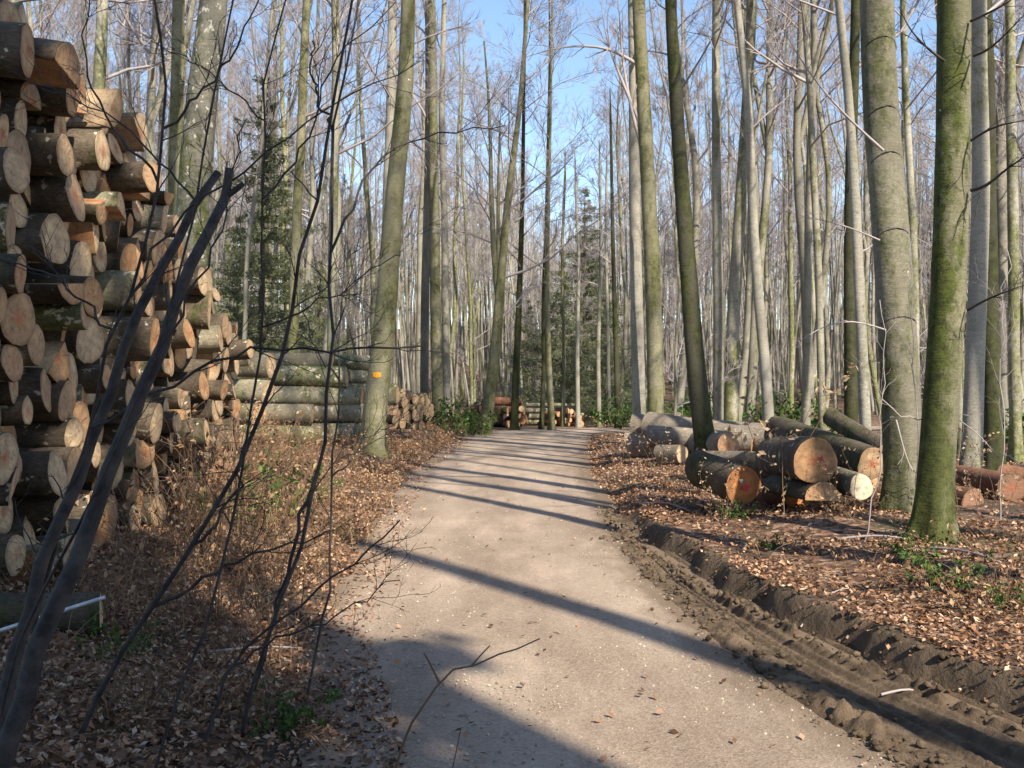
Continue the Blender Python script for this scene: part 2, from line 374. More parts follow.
ys = np.concatenate((-dens(2, 60, .3, .1, 2)[::-1], np.arange(-1.8, 3, .2), np.arange(3, 16, .05), dens(16, 500, .1, .025, 16)))
def mudattr(X, Y):
    e = X-Df(Y); return sstep(-.6, -.1, e)*(1-sstep(.10, .2, e+fbm(X*6, Y*6, 3, 8)*.25))*(1-sstep(12, 17, Y))
grid('forest_floor', xs, ys, ground, M['floor'], attrs={'mud': mudattr})

def road_z(X, Y, s):
    z = .012-.02*(2*s-1)**2+fbm(X*1.3, Y*1.3, 3, 31)*.02+fbm(X*12, Y*12, 2, 33)*.006
    mud_side = (1-sstep(13, 16, Y))*sstep(0, .15, X-Mf(Y)+fbm(X*0, Y*3, 3, 5)*.12)
    return z-.06*mud_side
ysr = np.concatenate((np.arange(-25, 3, .5), np.arange(3, 14, .06), np.arange(14, 38, .2)))
rows = [((Lf(y)-.25, y), (Df(y)+.02, y)) for y in ysr]
bendL = [(-1.45, 38), (-1.3, 40), (-.6, 42), (.8, 43.8), (4, 45.2), (12, 46.5), (30, 49)]; bendR = [(3.0, 38), (3.1, 38.6), (3.4, 39.3), (4.2, 40), (6, 40.8), (12, 41.8), (30, 44)]
for k in range(len(bendL)-1):
    for q in range(6):
        f = (q+.0)/6; rows.append((tuple(np.array(bendL[k])*(1-f)+np.array(bendL[k+1])*f), tuple(np.array(bendR[k])*(1-f)+np.array(bendR[k+1])*f)))
S = np.linspace(0, 1, 60); rows_ = np.array(rows)
RX = rows_[:, 0, 0][:, None]*(1-S)+rows_[:, 1, 0][:, None]*S; RY = rows_[:, 0, 1][:, None]*(1-S)+rows_[:, 1, 1][:, None]*S
Sg = np.broadcast_to(S, RX.shape); RZ = road_z(RX, RY, Sg)
RX2 = RX+(np.abs(2*Sg-1)**6)*fbm(RX*2, RY*2, 3, 17)*.25
V = np.stack((RX2, RY, RZ), -1).reshape(-1, 3); nx = 60; i = (np.arange(len(rows)-1)[:, None]*nx+np.arange(nx-1)[None]).ravel()
me = mesh_np('gravel_road', V, np.stack((i, i+1, i+nx+1, i+nx), 1), [M['road']])
a = me.attributes.new('edge', 'FLOAT', 'POINT'); a.data.foreach_set('value', (np.abs(2*Sg-1)**3).astype(np.float32).ravel())
a = me.attributes.new('wheel', 'FLOAT', 'POINT'); wc = Sg+fbm(RY*.25, RX*0, 2, 71)*.08
a.data.foreach_set('value', (np.clip(np.exp(-((wc-.27)/.07)**2)+np.exp(-((wc-.66)/.08)**2), 0, 1)*np.clip(.5+fbm(RX*1.5, RY*.5, 3, 72)*2, 0, 1)).astype(np.float32).ravel())
a = me.attributes.new('dirt', 'FLOAT', 'POINT'); a.data.foreach_set('value', (np.exp(-np.clip(np.where(RY < 14.5, Mf(RY), Df(RY)-.1)-RX, 0, 9)/.33)*(1-sstep(26, 38, RY))).astype(np.float32).ravel())
tag(link('gravel_road', me), kind='structure')

# mud verge with tyre ruts
ysm = np.arange(3.2, 15.2, .02); sm = np.linspace(0, 1, 110)
YM = np.broadcast_to(ysm[:, None], (len(ysm), 110)); x0 = Mf(ysm)-.12; x1 = Df(ysm)+.02
XM = x0[:, None]*(1-sm)+x1[:, None]*sm
em = XM-Df(YM); wm = (Df(YM)-Mf(YM)); u = (XM-Mf(YM))/wm
clod = fbm(XM*7, YM*7, 4, 51); clod2 = fbm(XM*22, YM*22, 3, 53)
zm = .012+clod*.03+clod2*.006
cl = np.exp(-((XM-Mf(YM)-.10+fbm(XM*0, YM*2.2, 3, 3)*.25)/.10)**2)*np.clip(.25+fbm(XM*0, YM*1.7, 2, 91)*3, 0, 1)
zm += cl*np.clip(.02+clod*.13+fbm(XM*15, YM*15, 3, 57)*.14, 0, 1)
band = sstep(.22, .30, u)*(1-sstep(.74, .80, u))
tread = np.sin((YM+np.abs(u-.5)*.5)*2*math.pi/.06)
wv = u*2*math.pi*10+fbm(YM*.5, XM*0, 2, 5)*2.0
zm = zm*(1-band*.75)+band*(-.012+.013*np.sin(wv)+.010*np.sin(wv*.37+1)+.004*tread*(np.sin(wv) > .1)+clod2*.012)
ridge = np.exp(-((em+.29)/.055)**2); zm += ridge*np.clip(.045+clod*.16+clod2*.03+.014*np.sin(YM*2*math.pi/.13), 0, 1)
rutm = np.exp(-((em+.10)/.12)**2); zm -= rutm*.11
fade = sstep(0, .12, sm)[None]*(1-sstep(.93, 1, sm))[None]*(1-sstep(9.5, 14, YM+fbm(XM*3, YM*2, 2, 8)*2))
zm = zm*(fade)-.05*(1-fade)
V = np.stack((XM, YM, zm), -1).reshape(-1, 3); nx = 110; i = (np.arange(len(ysm)-1)[:, None]*nx+np.arange(nx-1)[None]).ravel()
tag(link('muddy_verge', mesh_np('muddy_verge', V, np.stack((i, i+1, i+nx+1, i+nx), 1), [M['mud']])), kind='structure')

# ------------------------------------------------------------------ scattered flat bits
def leaves_mesh(name, P0, size, m, up=1.0, aspect=.62, rnd=None, fold=.35):
    """P0 (n,3) centres; one folded leaf (two quads... four corners + bent) each"""
    n = len(P0); size = np.broadcast_to(np.asarray(size, float), (n,))
    nrm = rng.normal(size=(n, 3)); nrm[:, 2] = np.abs(nrm[:, 2])*1+up*1.2; nrm /= np.linalg.norm(nrm, axis=1)[:, None]
    d = rng.normal(size=(n, 3)); d -= nrm*(d*nrm).sum(1)[:, None]; d /= np.linalg.norm(d, axis=1)[:, None]; s = np.cross(nrm, d)
    L = size[:, None]*.5; W = L*aspect
    cup = nrm*size[:, None]*fold*(rng.random((n, 1))-.2)*.5
    a = P0-d*L+cup*.5; b = P0-s*W+cup; c = P0+d*L+cup*.7; e = P0+s*W+cup
    mid = P0
    V = np.stack((a, b, c, e, mid), 1).reshape(-1, 3)
    k = np.arange(n)[:, None]*5
    F = np.stack((k+0, k+1, k+2, k+4, k+0, k+4, k+2, k+3), -1).reshape(-1, 4)
    r = rng.random(n) if rnd is None else rnd
    return mesh_np(name, V, F, [m], smooth=False, rnd=np.repeat(r, 2))
def scatter_y(n, y0, y1): return y0*(y1/y0)**rng.random(n)
pts = []
nR = 100000; y = scatter_y(nR, 3.4, 34); x = Df(y)-.05+rng.random(nR)**1.25*(2.0+y*.62); pts.append(np.stack((x, y), 1))
nL = 85000; y = scatter_y(nL, 2.6, 34); x = Lf(y)+.18-rng.random(nL)**1.15*(1.5+y*.42); pts.append(np.stack((x, y), 1))
pts = np.concatenate(pts)
keep = fbm(pts[:, 0]*1.1, pts[:, 1]*1.1, 3, 61)+.30 > rng.random(len(pts))*.42
e = pts[:, 0]-Df(pts[:, 1]); keep &= ~((e > -.35) & (e < .1) & (pts[:, 1] < 13) & (rng.random(len(pts)) < .93))
pts = pts[keep]
z = ground(pts[:, 0], pts[:, 1])+.008+rng.random(len(pts))*.03
me = leaves_mesh('leaf_litter', np.stack((pts[:, 0], pts[:, 1], z), 1), .016+rng.random(len(pts))**1.6*.032+pts[:, 1]*.0014, M['litter'], up=.75)
tag(link('leaf_litter', me), kind='stuff')
# single leaves blown on the road
n = 380; y = scatter_y(n, 3.6, 30); s_ = rng.random(n); s_ = np.where(rng.random(n) < .75, s_**3, s_); x = Lf(y)*(1-s_)+Mf(y)*s_
me = leaves_mesh('fallen_leaves', np.stack((x, y, .022+x*0+rng.random(n)*.01), 1), .03+rng.random(n)*.025, M['litter'], up=1.2)
tag(link('fallen_leaves', me), kind='stuff')
# stones on the road
n = 7000; y = scatter_y(n, 3.5, 22); x = Lf(y)+(np.where(y < 14, Mf(y), Df(y))-Lf(y))*rng.random(n)
r_ = .003+.008*rng.random(n)**3
base = np.array([[1, 0, 0], [0, 1, 0], [-1, 0, 0], [0, -1, 0], [0, 0, 1.]])
V = (np.stack((x, y, .008+x*0), 1)[:, None, :]+base[None]*r_[:, None, None]*(.7+.6*rng.random((n, 5, 1)))).reshape(-1, 3)
k = np.arange(n)[:, None]*5
F = np.stack((k, k+1, k+4, k+1, k+2, k+4, k+2, k+3, k+4, k+3, k, k+4), -1).reshape(-1, 3)
ms, t_, b_ = mat('pebble'); at_ = t_.nodes.new('ShaderNodeAttribute'); at_.attribute_name = 'rnd'
t_.links.new(ramp(t_, at_.outputs['Fac'], [(0, (.16, .13, .10)), (.7, (.36, .29, .22)), (1, (.5, .43, .35))]), b_.inputs[0]); b_.inputs['Roughness'].default_value = .8
tag(link('loose_gravel', mesh_np('loose_gravel', V, F, [ms], False, False, rnd=np.repeat(rng.random(n), 4))), kind='stuff')
# mud clods
n = 1500; y = scatter_y(n, 3.6, 13.5); side = rng.random(n)
x = np.where(side < .6, Mf(y)+rng.normal(size=n)*.10+.06, np.where(side < .8, Df(y)-.29+rng.normal(size=n)*.05, Df(y)+.08+rng.normal(size=n)*.06))
r_ = .005+.026*rng.random(n)**3.2
zc = np.where(side < .6, .02, np.where(side < .8, .05, ground(x, y)))+rng.random(n)*.01
import bmesh
bm_ = bmesh.new(); bmesh.ops.create_icosphere(bm_, subdivisions=1, radius=1); bm_.verts.ensure_lookup_table()
iv = np.array([v.co[:] for v in bm_.verts]); ifc = np.array([[v.index for v in f.verts] for f in bm_.faces]); bm_.free(); nv = len(iv)
V = (np.stack((x, y, zc), 1)[:, None, :]+iv[None]*np.array([1, 1, .75])[None, None]*r_[:, None, None]*(.6+.6*rng.random((n, nv, 1)))*(.8+.5*rng.random((n, 1, 3)))).reshape(-1, 3)
F = (np.arange(n)[:, None, None]*nv+ifc[None]).reshape(-1, 3)
tag(link('mud_clods', mesh_np('mud_clods', V, F, [M['mud']], True, False)), kind='stuff')
# ------------------------------------------------------------------ trees
def branch(T, p, d, L, r, lev, cfg, bend=.25):
    """recursive bare branch; cfg[lev] = (segments, sides, children, child length ratio, spread, twig radius)"""
    seg, sides, nch, ratio, spread, rmin = cfg[lev]
    pts = [p]; q = p.copy(); dd = d.copy(); step = L/seg
    for k in range(seg):
        dd = dd+rng.normal(size=3)*.16; dd[2] += bend*.3; dd /= math.sqrt(dd@dd); q = q+dd*step; pts.append(q)
    pts = np.array(pts); rad = np.linspace(r, max(rmin*.6, r*.3), seg+1)
    T.add(pts, rad, sides)
    if lev+1 < len(cfg):
        for k in range(nch):
            f = .22+.78*(k+rng.random())/nch; i = min(int(f*seg), seg-1); ff = f*seg-i
            b = pts[i]*(1-ff)+pts[i+1]*ff; t = pts[i+1]-pts[i]; t = t/math.sqrt(t@t)
            s = rng.normal(size=3); s -= t*(s@t); s /= math.sqrt(s@s)+1e-6
            nd = t+s*(spread*(.7+.6*rng.random())); nd[2] += .15; nd /= math.sqrt(nd@nd)
            branch(T, b, nd, L*ratio*(.6+.7*rng.random())*(1.15-.6*f), max(rmin, r*.42*(1.1-.6*f)), lev+1, cfg, bend)
def crown(T, path, rad, start, n, Lmax, cfg, up=.75, low=1.0):
    path = np.asarray(path); m = len(path)-1
    H0 = path[0, 2]; Ht = path[-1, 2]-H0
    for k in range(n):
        f = start+(1-start)*((k+rng.random())/n)**.9; i = min(int(f*m), m-1); ff = f*m-i
        b = path[i]*(1-ff)+path[i+1]*ff; rr = rad[i]*(1-ff)+rad[i+1]*ff
        a = rng.random()*2*math.pi; rel = (f-start)/(1-start)
        upk = up*(.6+.8*rng.random())*(.6+.9*rel)
        d = np.array([math.cos(a), math.sin(a), upk]); d /= math.sqrt(d@d)
        L = Lmax*(.45+.55*math.sin(math.pi*min(1, .25+.72*rel)))*(.6+.6*rng.random())*(1-.35*rel)
        branch(T, b, d, L, max(.012, rr*.42)*low if rr*.42*low > .01 else .01, 0, cfg)

FINE = [(5, 5, 7, .46, .75, .010), (4, 4, 6, .48, .8, .006), (3, 3, 5, .5, .8, .0045), (2, 3, 0, 0, 0, .0035)]
MID = [(4, 4, 7, .48, .75, .011), (3, 3, 6, .52, .8, .0062), (2, 3, 5, .62, .8, .0045), (1, 3, 0, 0, 0, .0034)]
FARC = [(3, 3, 5, .5, .8, .017), (2, 3, 4, .6, .8, .011)]

def trunk_path(H, lean, wob, n=16):
    t = np.linspace(0, 1, n); a = rng.random()*6.28
    o = np.cumsum(rng.normal(size=(n, 2))*wob/n**.5, axis=0); o -= o[0]; 
    k = np.ones(3)/3
    for c in (0, 1): o[1:-1, c] = np.convolve(o[:, c], k, 'valid')
    return np.stack((lean*t*math.cos(a)*H+o[:, 0], lean*t*math.sin(a)*H+o[:, 1], t*H), 1)
def trunk_rad(path, r0, rt=.02, flare=.35, pw=.8):
    d = np.r_[0, np.cumsum(np.sqrt((np.diff(path, axis=0)**2).sum(1)))]; t = d/d[-1]
    return (r0-rt)*(1-t)**pw+rt+r0*flare*np.exp(-d/.28)

# prototypes of background beeches
protos = []
def proto(H, r0, start, n, Lmax, cfg, lean, wob, m, up, fork=False):
    path = trunk_path(H, lean, wob, 18)
    path = np.concatenate((path[:1], [path[0]*.985+path[1]*.015+np.array([0, 0, .0])], [path[0]*.85+path[1]*.15], path[1:])); path[0, 2] -= .15
    rad = trunk_rad(path, r0)
    T = Tubes(); T.add(path, rad, 8)
    B = Tubes()
    if fork:
        i = int(len(path)*.42); b = path[i]; a = rng.random()*6.28; d = np.array([math.cos(a)*.28, math.sin(a)*.28, 1.])
        L2 = (path[-1, 2]-b[2])*.9; p2 = np.array([b+d*L2*t+np.array([0, 0, 0]) for t in np.linspace(0, 1, 9)]); p2[1:] += rng.normal(size=(8, 3))*.1
        r2 = np.linspace(rad[i]*.72, .02, 9); T.add(p2, r2, 7); crown(B, p2, r2, .15, n//2, Lmax*.8, cfg, up)
    crown(B, path, rad, start, n, Lmax, cfg, up)
    protos.append((T.mesh('beech_trunk', [m]), B.mesh('beech_crown', [M['twig']]), H, r0))
for args in [(27, .19, .46, 19, 5.2, MID, .02, .5, M['beech'], .9), (25, .15, .5, 17, 4.5, MID, .03, .6, M['beech'], 1.0),
             (28, .22, .44, 20, 5.5, MID, .015, .4, M['beech'], .8, True), (24, .13, .46, 19, 4.0, MID, .045, .7, M['beech'], 1.1),
             (26, .16, .4, 20, 4.6, MID, .02, .6, M['beech'], .9, True), (23, .11, .4, 20, 3.6, MID, .03, .6, M['beech'], 1.1)]:
    proto(*args)
NT = len(protos)
for args in [(13, .075, .16, 24, 3.0, MID, .05, .7, M['beech'], .8), (10, .055, .12, 22, 2.6, MID, .06, .6, M['beech'], .7),
             (15, .09, .2, 26, 3.2, MID, .04, .7, M['beech'], .9, True)]:
    proto(*args)

ORD = ['first', 'second', 'third', 'fourth', 'fifth', 'sixth', 'seventh', 'eighth', 'ninth', 'tenth', 'eleventh', 'twelfth', 'thirteenth', 'fourteenth', 'fifteenth', 'sixteenth', 'seventeenth', 'eighteenth', 'nineteenth', 'twentieth']
ORD += ['twenty-'+q for q in ORD[:9]]+['thirtieth']+['thirty-'+q for q in ORD[:9]]
ORD[20-1] = 'twentieth'
def nth(i): return ORD[min(i, 38)]

# hero trees: label, Y, pixel spine base->top, width px base / top, bark, crown start height, crown limbs
HERO = [
 ('stout lichen-spotted beech rising behind the tall firewood stack at left', 16, [(186, 470), (190, 300), (193, 200), (203, 90), (213, 0)], 42, 27, 'beech_lichen', 9, 14),
 ('slim olive-green beech just left of the stout lichen-spotted trunk', 20, [(176, 455), (174, 300), (172, 190), (176, 90), (180, 0)], 17, 12, 'beech_olive', 9, 12),
 ('grey beech rising highest above the left stack near its top corner', 19, [(97, 460), (97, 250), (98, 100), (101, 0)], 16, 11, 'beech', 8, 12),
 ('leaning olive beech with an orange paint mark beside the long green logs', 22.3, [(371, 430), (375, 400), (383, 340), (388, 280), (393, 200), (402, 130), (407, 60), (408, 0)], 25, 14, 'beech_olive', 15, 14),
 ('pale straight beech close behind the leaning trunk with the orange mark', 46, [(388, 428), (386, 300), (387, 200), (391, 120), (392, 0)], 12, 9, 'beech_pale', 15, 12),
 ('greenish beech, darker of the close pair left of the road end', 46.5, [(424, 428), (425, 300), (428, 180), (429, 90), (428, 0)], 9, 7, 'beech', 13, 9),
 ('olive beech, thicker of the close pair left of the road end', 45.5, [(438, 430), (436, 330), (434, 200), (433, 90), (431, 0)], 12, 8, 'beech_olive', 14, 9),
 ('slim pale beech directly right of the close pair by the firewood', 47, [(447, 428), (445, 300), (444, 200), (441, 120), (444, 0)], 8, 5, 'beech_pale', 12, 12),
 ('slim grey beech left of the leaning trunk with the orange mark', 27, [(331, 435), (331, 300), (334, 150), (336, 60), (334, 0)], 10, 8, 'beech', 9, 16),
 ('grey-green beech standing behind the long green log pile', 32, [(292, 425), (294, 300), (299, 150), (303, 60), (306, 0)], 11, 8, 'beech_olive', 10, 14),
 ('thin dark upright trunk standing at the end of the road', 42, [(514, 431), (515, 390), (518, 330), (521, 250), (523, 170)], 8, 4, 'beech_dark', 7, 18),
 ('thin green trunk beside the crosswise log stack at the road end', 42, [(552, 431), (549, 380), (547, 300), (548, 210), (550, 150)], 7, 3, 'beech_olive', 8, 18),
 ('slim dark trunk just left of the thin green one at road end', 43, [(541, 430), (544, 380), (543, 300), (546, 230)], 5, 3, 'beech_dark', 8, 14),
 ('left trunk, half pale half dark, of the double trunk above grey logs', 26, [(640, 425), (637, 330), (635, 220), (634, 100), (633, 0)], 14, 9, 'beech_pale', 13, 14),
 ('right trunk, olive green, of the double trunk above grey logs', 25, [(656, 425), (654, 330), (650, 220), (645, 120), (641, 60), (639, 0)], 17, 13, 'beech_olive', 11, 14),
 ('mossy curved beech with shade-darkened bark, rising beside the orange-ended short log', 19, [(708, 465), (702, 430), (694, 370), (689, 270), (683, 180), (675, 80), (670, 0)], 21, 11, 'beech_dark', 10, 12),
 ('straight grey beech between the dark curved trunk and the wavy one', 25, [(718, 440), (718, 330), (717, 220), (716, 110), (716, 0)], 11, 8, 'beech', 10, 14),
 ('slender wavy grey beech above the pile of cut logs', 24, [(769, 440), (767, 380), (758, 280), (753, 200), (749, 110), (742, 50), (735, 0)], 12, 7, 'beech_pale', 11, 14),
 ('slim grey beech a little right of the slender wavy trunk', 26, [(823, 440), (820, 330), (815, 200), (812, 90), (806, 0)], 8, 6, 'beech', 8, 14),
 ('dark mossy slim stem immediately left of the smooth grey beech', 17, [(851, 455), (849, 330), (850, 200), (854, 90), (856, 0)], 14, 9, 'beech_dark', 8, 12),
 ('pale thin stem between the dark slim stem and smooth grey beech', 15, [(868, 462), (864, 380), (861, 260), (852, 90), (838, 0)], 12, 8, 'beech_pale', 8, 12),
 ('thick smooth grey beech with curved dark creases beside the log pile', 11.3, [(905, 515), (903, 440), (898, 340), (892, 230), (884, 110), (880, 0)], 39, 33, 'beech_smooth', 8, 14),
 ('leaning beech thickly covered in bright green moss, nearest at right', 9.1, [(931, 540), (932, 480), (942, 390), (951, 300), (955, 200), (957, 100), (958, 0)], 35, 32, 'beech_moss', 7, 14),
 ('pale grey-olive beech just right of the bright green mossy trunk', 14, [(970, 485), (976, 380), (982, 260), (983, 130), (981, 0)], 20, 15, 'beech_pale', 8, 12),
 ('dark green-tinged beech behind the pale one at the right edge', 16, [(994, 470), (991, 340), (992, 200), (991, 90), (987, 0)], 19, 14, 'beech_dark', 8, 12),
 ('slim grey beech in the gap between smooth and mossy trunks', 20, [(916, 455), (914, 340), (911, 200), (908, 90), (906, 0)], 9, 6, 'beech', 7, 12),
 ('grey beech close to the right edge of the wood', 19, [(1016, 470), (1014, 330), (1012, 180), (1015, 0)], 12, 9, 'beech', 7, 14),
]
hero_pts = []
def build_hero(label, Y, spine, wb, wt, m, cs, nl, H=24, name='beech_tree', cfg=None, Lm=4.6):
    base = P(*spine[0], Y); bz = gz(base.x, Y)
    pts = [np.array([base.x, Y, bz])] + [np.array(P(px, py, Y)) for px, py in spine[1:] if P(px, py, Y).z > bz+.4]
    top = pts[-1]; d = (pts[-1]-pts[-2]); d = d/np.linalg.norm(d); d[0] *= .5; hvis = top[2]-bz
    H = max(H, hvis+(7 if H > 14 else 1.5))
    pts.append(top+d*(H-hvis)/d[2]*.5+np.array([0, 0, 0])); pts.append(pts[-1]+np.array([d[0]*.3, .4, d[2]])*(H-hvis)*.5)
    path = lerp_path(pts, 34)
    path[1:-1, 1] += (fbm(path[1:-1, 2]*.2, path[1:-1, 2]*0+Y, 3, int(base.x*7) % 50)*.5)*np.clip((path[1:-1, 2]-bz)/3, 0, 1)
    path = np.concatenate((path[:1]-np.array([[0, 0, .25]]), path[:1], path[:1]*.88+path[1:2]*.12, path[:1]*.72+path[1:2]*.28, path[:1]*.4+path[1:2]*.6, path[1:]))
    r0 = wb/2000*Y; rt_ = wt/2000*Y
    zz = path[:, 2]-bz
    rad = np.interp(zz, [-1, 0, hvis, H], [r0, r0, rt_, .02])+r0*.45*np.exp(-np.clip(zz, 0, 99)/.20)
    T = Tubes(); T.add(path, rad, 20 if Y < 20 else 12)
    V = np.concatenate(T.V); off = np.array([base.x, Y, bz])
    # flutes / irregular girth
    c = np.stack([np.interp(V[:, 2], path[:, 2], path[:, k]) for k in (0, 1)], 1); dv = V[:, :2]-c; an = np.arctan2(dv[:, 1], dv[:, 0])
    k_ = 1+.24*np.cos(an*5+base.x*9)*np.exp(-np.clip(V[:, 2]-bz, 0, 99)/.35)+.03*np.sin(an*3+V[:, 2]*.8)+fbm(an*1.5+10, V[:, 2]*1.3, 3, 5)*.06
    V[:, :2] = c+dv*k_[:, None]
    tm = mesh_np('trunk', V-off, np.concatenate(T.F), [M[m]])
    B = Tubes(); crown(B, path, rad, min(.9, cs/H), nl, Lm, cfg or MID, .8, low=.8)
    root = thing(name, label, 'tree', tuple(off))
    link('trunk', tm, root); link('crown', B.mesh('crown', [M['twig']], off), root)
    hero_pts.append((base.x, Y, max(.8, r0*3)))
    return root, path, rad, off
heroes = {}
for h in HERO:
    heroes[h[0]] = build_hero(*h)
for lb_, Y_, sp_, w_, m_ in [('thin pale young trunk in front of the pointed spruce', 46, [(578, 431), (577, 350), (579, 260), (576, 190)], 5, 'beech_pale'), ('thin olive young trunk between pointed spruce and thin green trunk', 47, [(563, 431), (564, 350), (562, 250), (565, 180)], 4, 'beech_olive'),
                          ('thin grey young trunk right of the pointed spruce', 46.5, [(599, 431), (598, 350), (601, 260), (600, 170)], 5, 'beech'), ('thin dark young trunk left of the grey log pile', 44, [(618, 432), (616, 350), (613, 250), (611, 120)], 6, 'beech_dark'), ('thin pale young trunk a step left of the double trunk', 49, [(609, 431), (608, 340), (606, 250), (607, 180)], 4, 'beech_pale')]:
    heroes[lb_] = build_hero(lb_, Y_, sp_, w_, 2.5, m_, 7, 9, H=13, Lm=2.0)
# forked beech at the road end
fk, fp, fr, fo = build_hero('forked beech with green trunk leaning right left of the road end', 38, [(484, 433), (489, 400), (497, 340), (500, 290), (503, 250), (510, 180), (520, 110)], 13, 5, 'beech_olive', 6, 18)
for sp, wd in ([(499, 305), (493, 250), (491, 190), (490, 110), (484, 40)], 7), ([(500, 290), (498, 240), (498, 190), (500, 120)], 5):
    pth = lerp_path([np.array(P(a, b, 38)) for a, b in sp], 12)-fo
    T = Tubes(); rr = np.linspace(wd/2000*38, .03, 12); T.add(pth, rr, 8)
    lm = link('limb', T.mesh('limb', [M['beech_olive']]), fk)
    B = Tubes(); crown(B, pth, rr, .2, 9, 3.0, MID, .8); link('twigs', B.mesh('twigs', [M['twig']]), lm)
# orange mark on leaning tree, dark crease rings on smooth beech
def ring_on(root, path, rad, off, zs, name, m, r=.006, sag=.08, a0=-2.9, a1=-.2):
    for z0, sg in zs:
        a = np.linspace(a0, a1, 14); z = z0+sg*np.sin((a-a0)/(a1-a0)*math.pi)
        c = np.stack([np.interp(z, path[:, 2], path[:, k]) for k in (0, 1)], 1); rr = np.interp(z, path[:, 2], rad)+.001
        p = np.stack((c[:, 0]+rr*np.cos(a), c[:, 1]+rr*np.sin(a), z), 1)-off
        T = Tubes(); T.add(p, np.r_[.001, np.full(12, r), .001], 5); link(name, T.mesh(name, [m]), root)
k_ = [k for k in heroes if 'smooth grey beech with' in k][0]
ring_on(*heroes[k_], [(P(0, 47, 11.3).z, .1), (P(0, 118, 11.3).z, .12), (P(0, 165, 11.3).z, .13), (P(0, 240, 11.3).z, .11), (P(0, 325, 11.3).z, .08)], 'bark_crease', M['twig_dark'], .007)
k_ = [k for k in heroes if 'orange paint' in k][0]
root, path, rad, off = heroes[k_]
zc = P(0, 375, 22.3).z; cx = np.interp(zc, path[:, 2], path[:, 0]); rr = np.interp(zc, path[:, 2], rad)
V = []; F = []
for j, zz in enumerate(np.linspace(-.07, .07, 6)):
    for i_, a in enumerate(np.linspace(-1.95, -1.25, 8)):
        V.append((cx+(rr+.012)*math.cos(a)*(1), np.interp(zc, path[:, 2], path[:, 1])+(rr+.012)*math.sin(a), zc+zz*(1-.4*abs(i_-3.5)/3.5)))
for j in range(5):
    for i_ in range(7): q = j*8+i_; F.append((q, q+1, q+9, q+8))
link('paint_mark', mesh_np('paint_mark', np.array(V)-off, F, [M['spray_orange']]), root)
# low limbs on the mossy beech and on the smooth one
k_ = [k for k in heroes if 'bright green moss' in k][0]
def limb_px(root, off, pts, w0, Y, m='twig_dark', n=10, yo=None, tw=5, name='limb', wt=.0025):
    p = lerp_path([np.array(P(a, b, Y+(yo or 0)*i/len(pts))) for i, (a, b) in enumerate(pts)], n)-off
    T = Tubes(); rr = np.linspace(w0/2000*Y, wt, n); T.add(p, rr, 6)
    for k in range(tw):
        i = rng.integers(n//4, n-1); t = p[i+1 if i < n-1 else i]-p[i-1]; t /= np.linalg.norm(t); s = rng.normal(size=3); d = t+s*.45; d /= np.linalg.norm(d)
        branch(T, p[i], d, .035*Y*(.5+rng.random())*.9, rr[i]*.55, 0, [(4, 4, 3, .5, .7, .003), (3, 3, 0, 0, 0, .002)], .1)
    return link(name, T.mesh(name, [M[m]]), root)
rt, _, _, off = heroes[k_]
for pts, w_ in [([(972, 190), (988, 188), (1003, 170), (1024, 158), (1050, 140)], 4), ([(975, 55), (990, 50), (1010, 30), (1035, 5)], 3), ([(972, 140), (990, 128), (1010, 122), (1040, 118)], 3),
                ([(968, 310), (985, 300), (1005, 292), (1030, 283)], 3), ([(972, 20), (990, 12), (1012, 0), (1030, -15)], 3), ([(945, 60), (925, 45), (908, 25), (900, 5)], 3)]:
    limb_px(rt, off, pts, w_, 9.0, yo=-.8)
k_ = [k for k in heroes if 'smooth grey beech with' in k][0]
rt, _, _, off = heroes[k_]
for pts, w_ in [([(896, 420), (905, 455), (915, 480), (930, 470)], 2.2), ([(884, 150), (840, 110), (800, 60), (780, 20)], 3), ([(886, 330), (850, 318), (812, 330), (790, 350)], 2), ([(880, 240), (845, 225), (800, 215)], 2)]:
    limb_px(rt, off, pts, w_, 11.1, 'twig', yo=-.5)
k_ = [k for k in heroes if 'right trunk, olive' in k][0]
rt, _, _, off = heroes[k_]
for pts, w_ in [([(648, 140), (620, 75), (606, 40), (600, -10)], 5), ([(640, 65), (608, 45), (560, 45), (515, 60)], 4), ([(647, 160), (636, 130), (622, 60), (618, -20)], 5)]:
    limb_px(rt, off, pts, w_, 25, 'twig', n=12, tw=12)

# off-frame beeches behind and beside the camera (they throw the bands of shade on the road)
def solid_beech(x, y, r, H, label, m='beech', nl=26, cfg=MID, cs=.3):
    z = gz(x, y); path = trunk_path(H, .02, .4, 18); path[0, 2] -= .2; rad = trunk_rad(path, r)
    T = Tubes(); T.add(path, rad, 12); B = Tubes(); crown(B, path, rad, cs, nl, 5.2, cfg, .8)
    root = thing('beech_tree', label, 'tree', (x, y, z)); link('trunk', T.mesh('trunk', [M[m]]), root); link('crown', B.mesh('crown', [M['twig']]), root)
for x, y, r, H, lb in [(4.35, 6.3, .17, 24, 'beech outside the frame, right of the muddy verge'), (5.9, -2.3, .21, 25, 'beech outside the frame behind the viewer, nearest the road'),
                       (5.72, -5.05, .36, 26, 'stout beech outside the frame behind the viewer'),
                       (5.45, -6.1, .32, 25, 'second stout beech, added out of frame behind the viewer for shade'),  # extra trunk, put in to close a lit strip at lower left
                       (8.5, 2.2, .2, 25, 'beech outside the frame, far right of the viewer'), (9.1, 5.3, .17, 24, 'slim beech outside the frame to the right'),
                       (10.5, 7.2, .2, 26, 'beech outside the frame, furthest to the right')]:
    solid_beech(x, y, r, H, lb, nl=12, cs=.62)

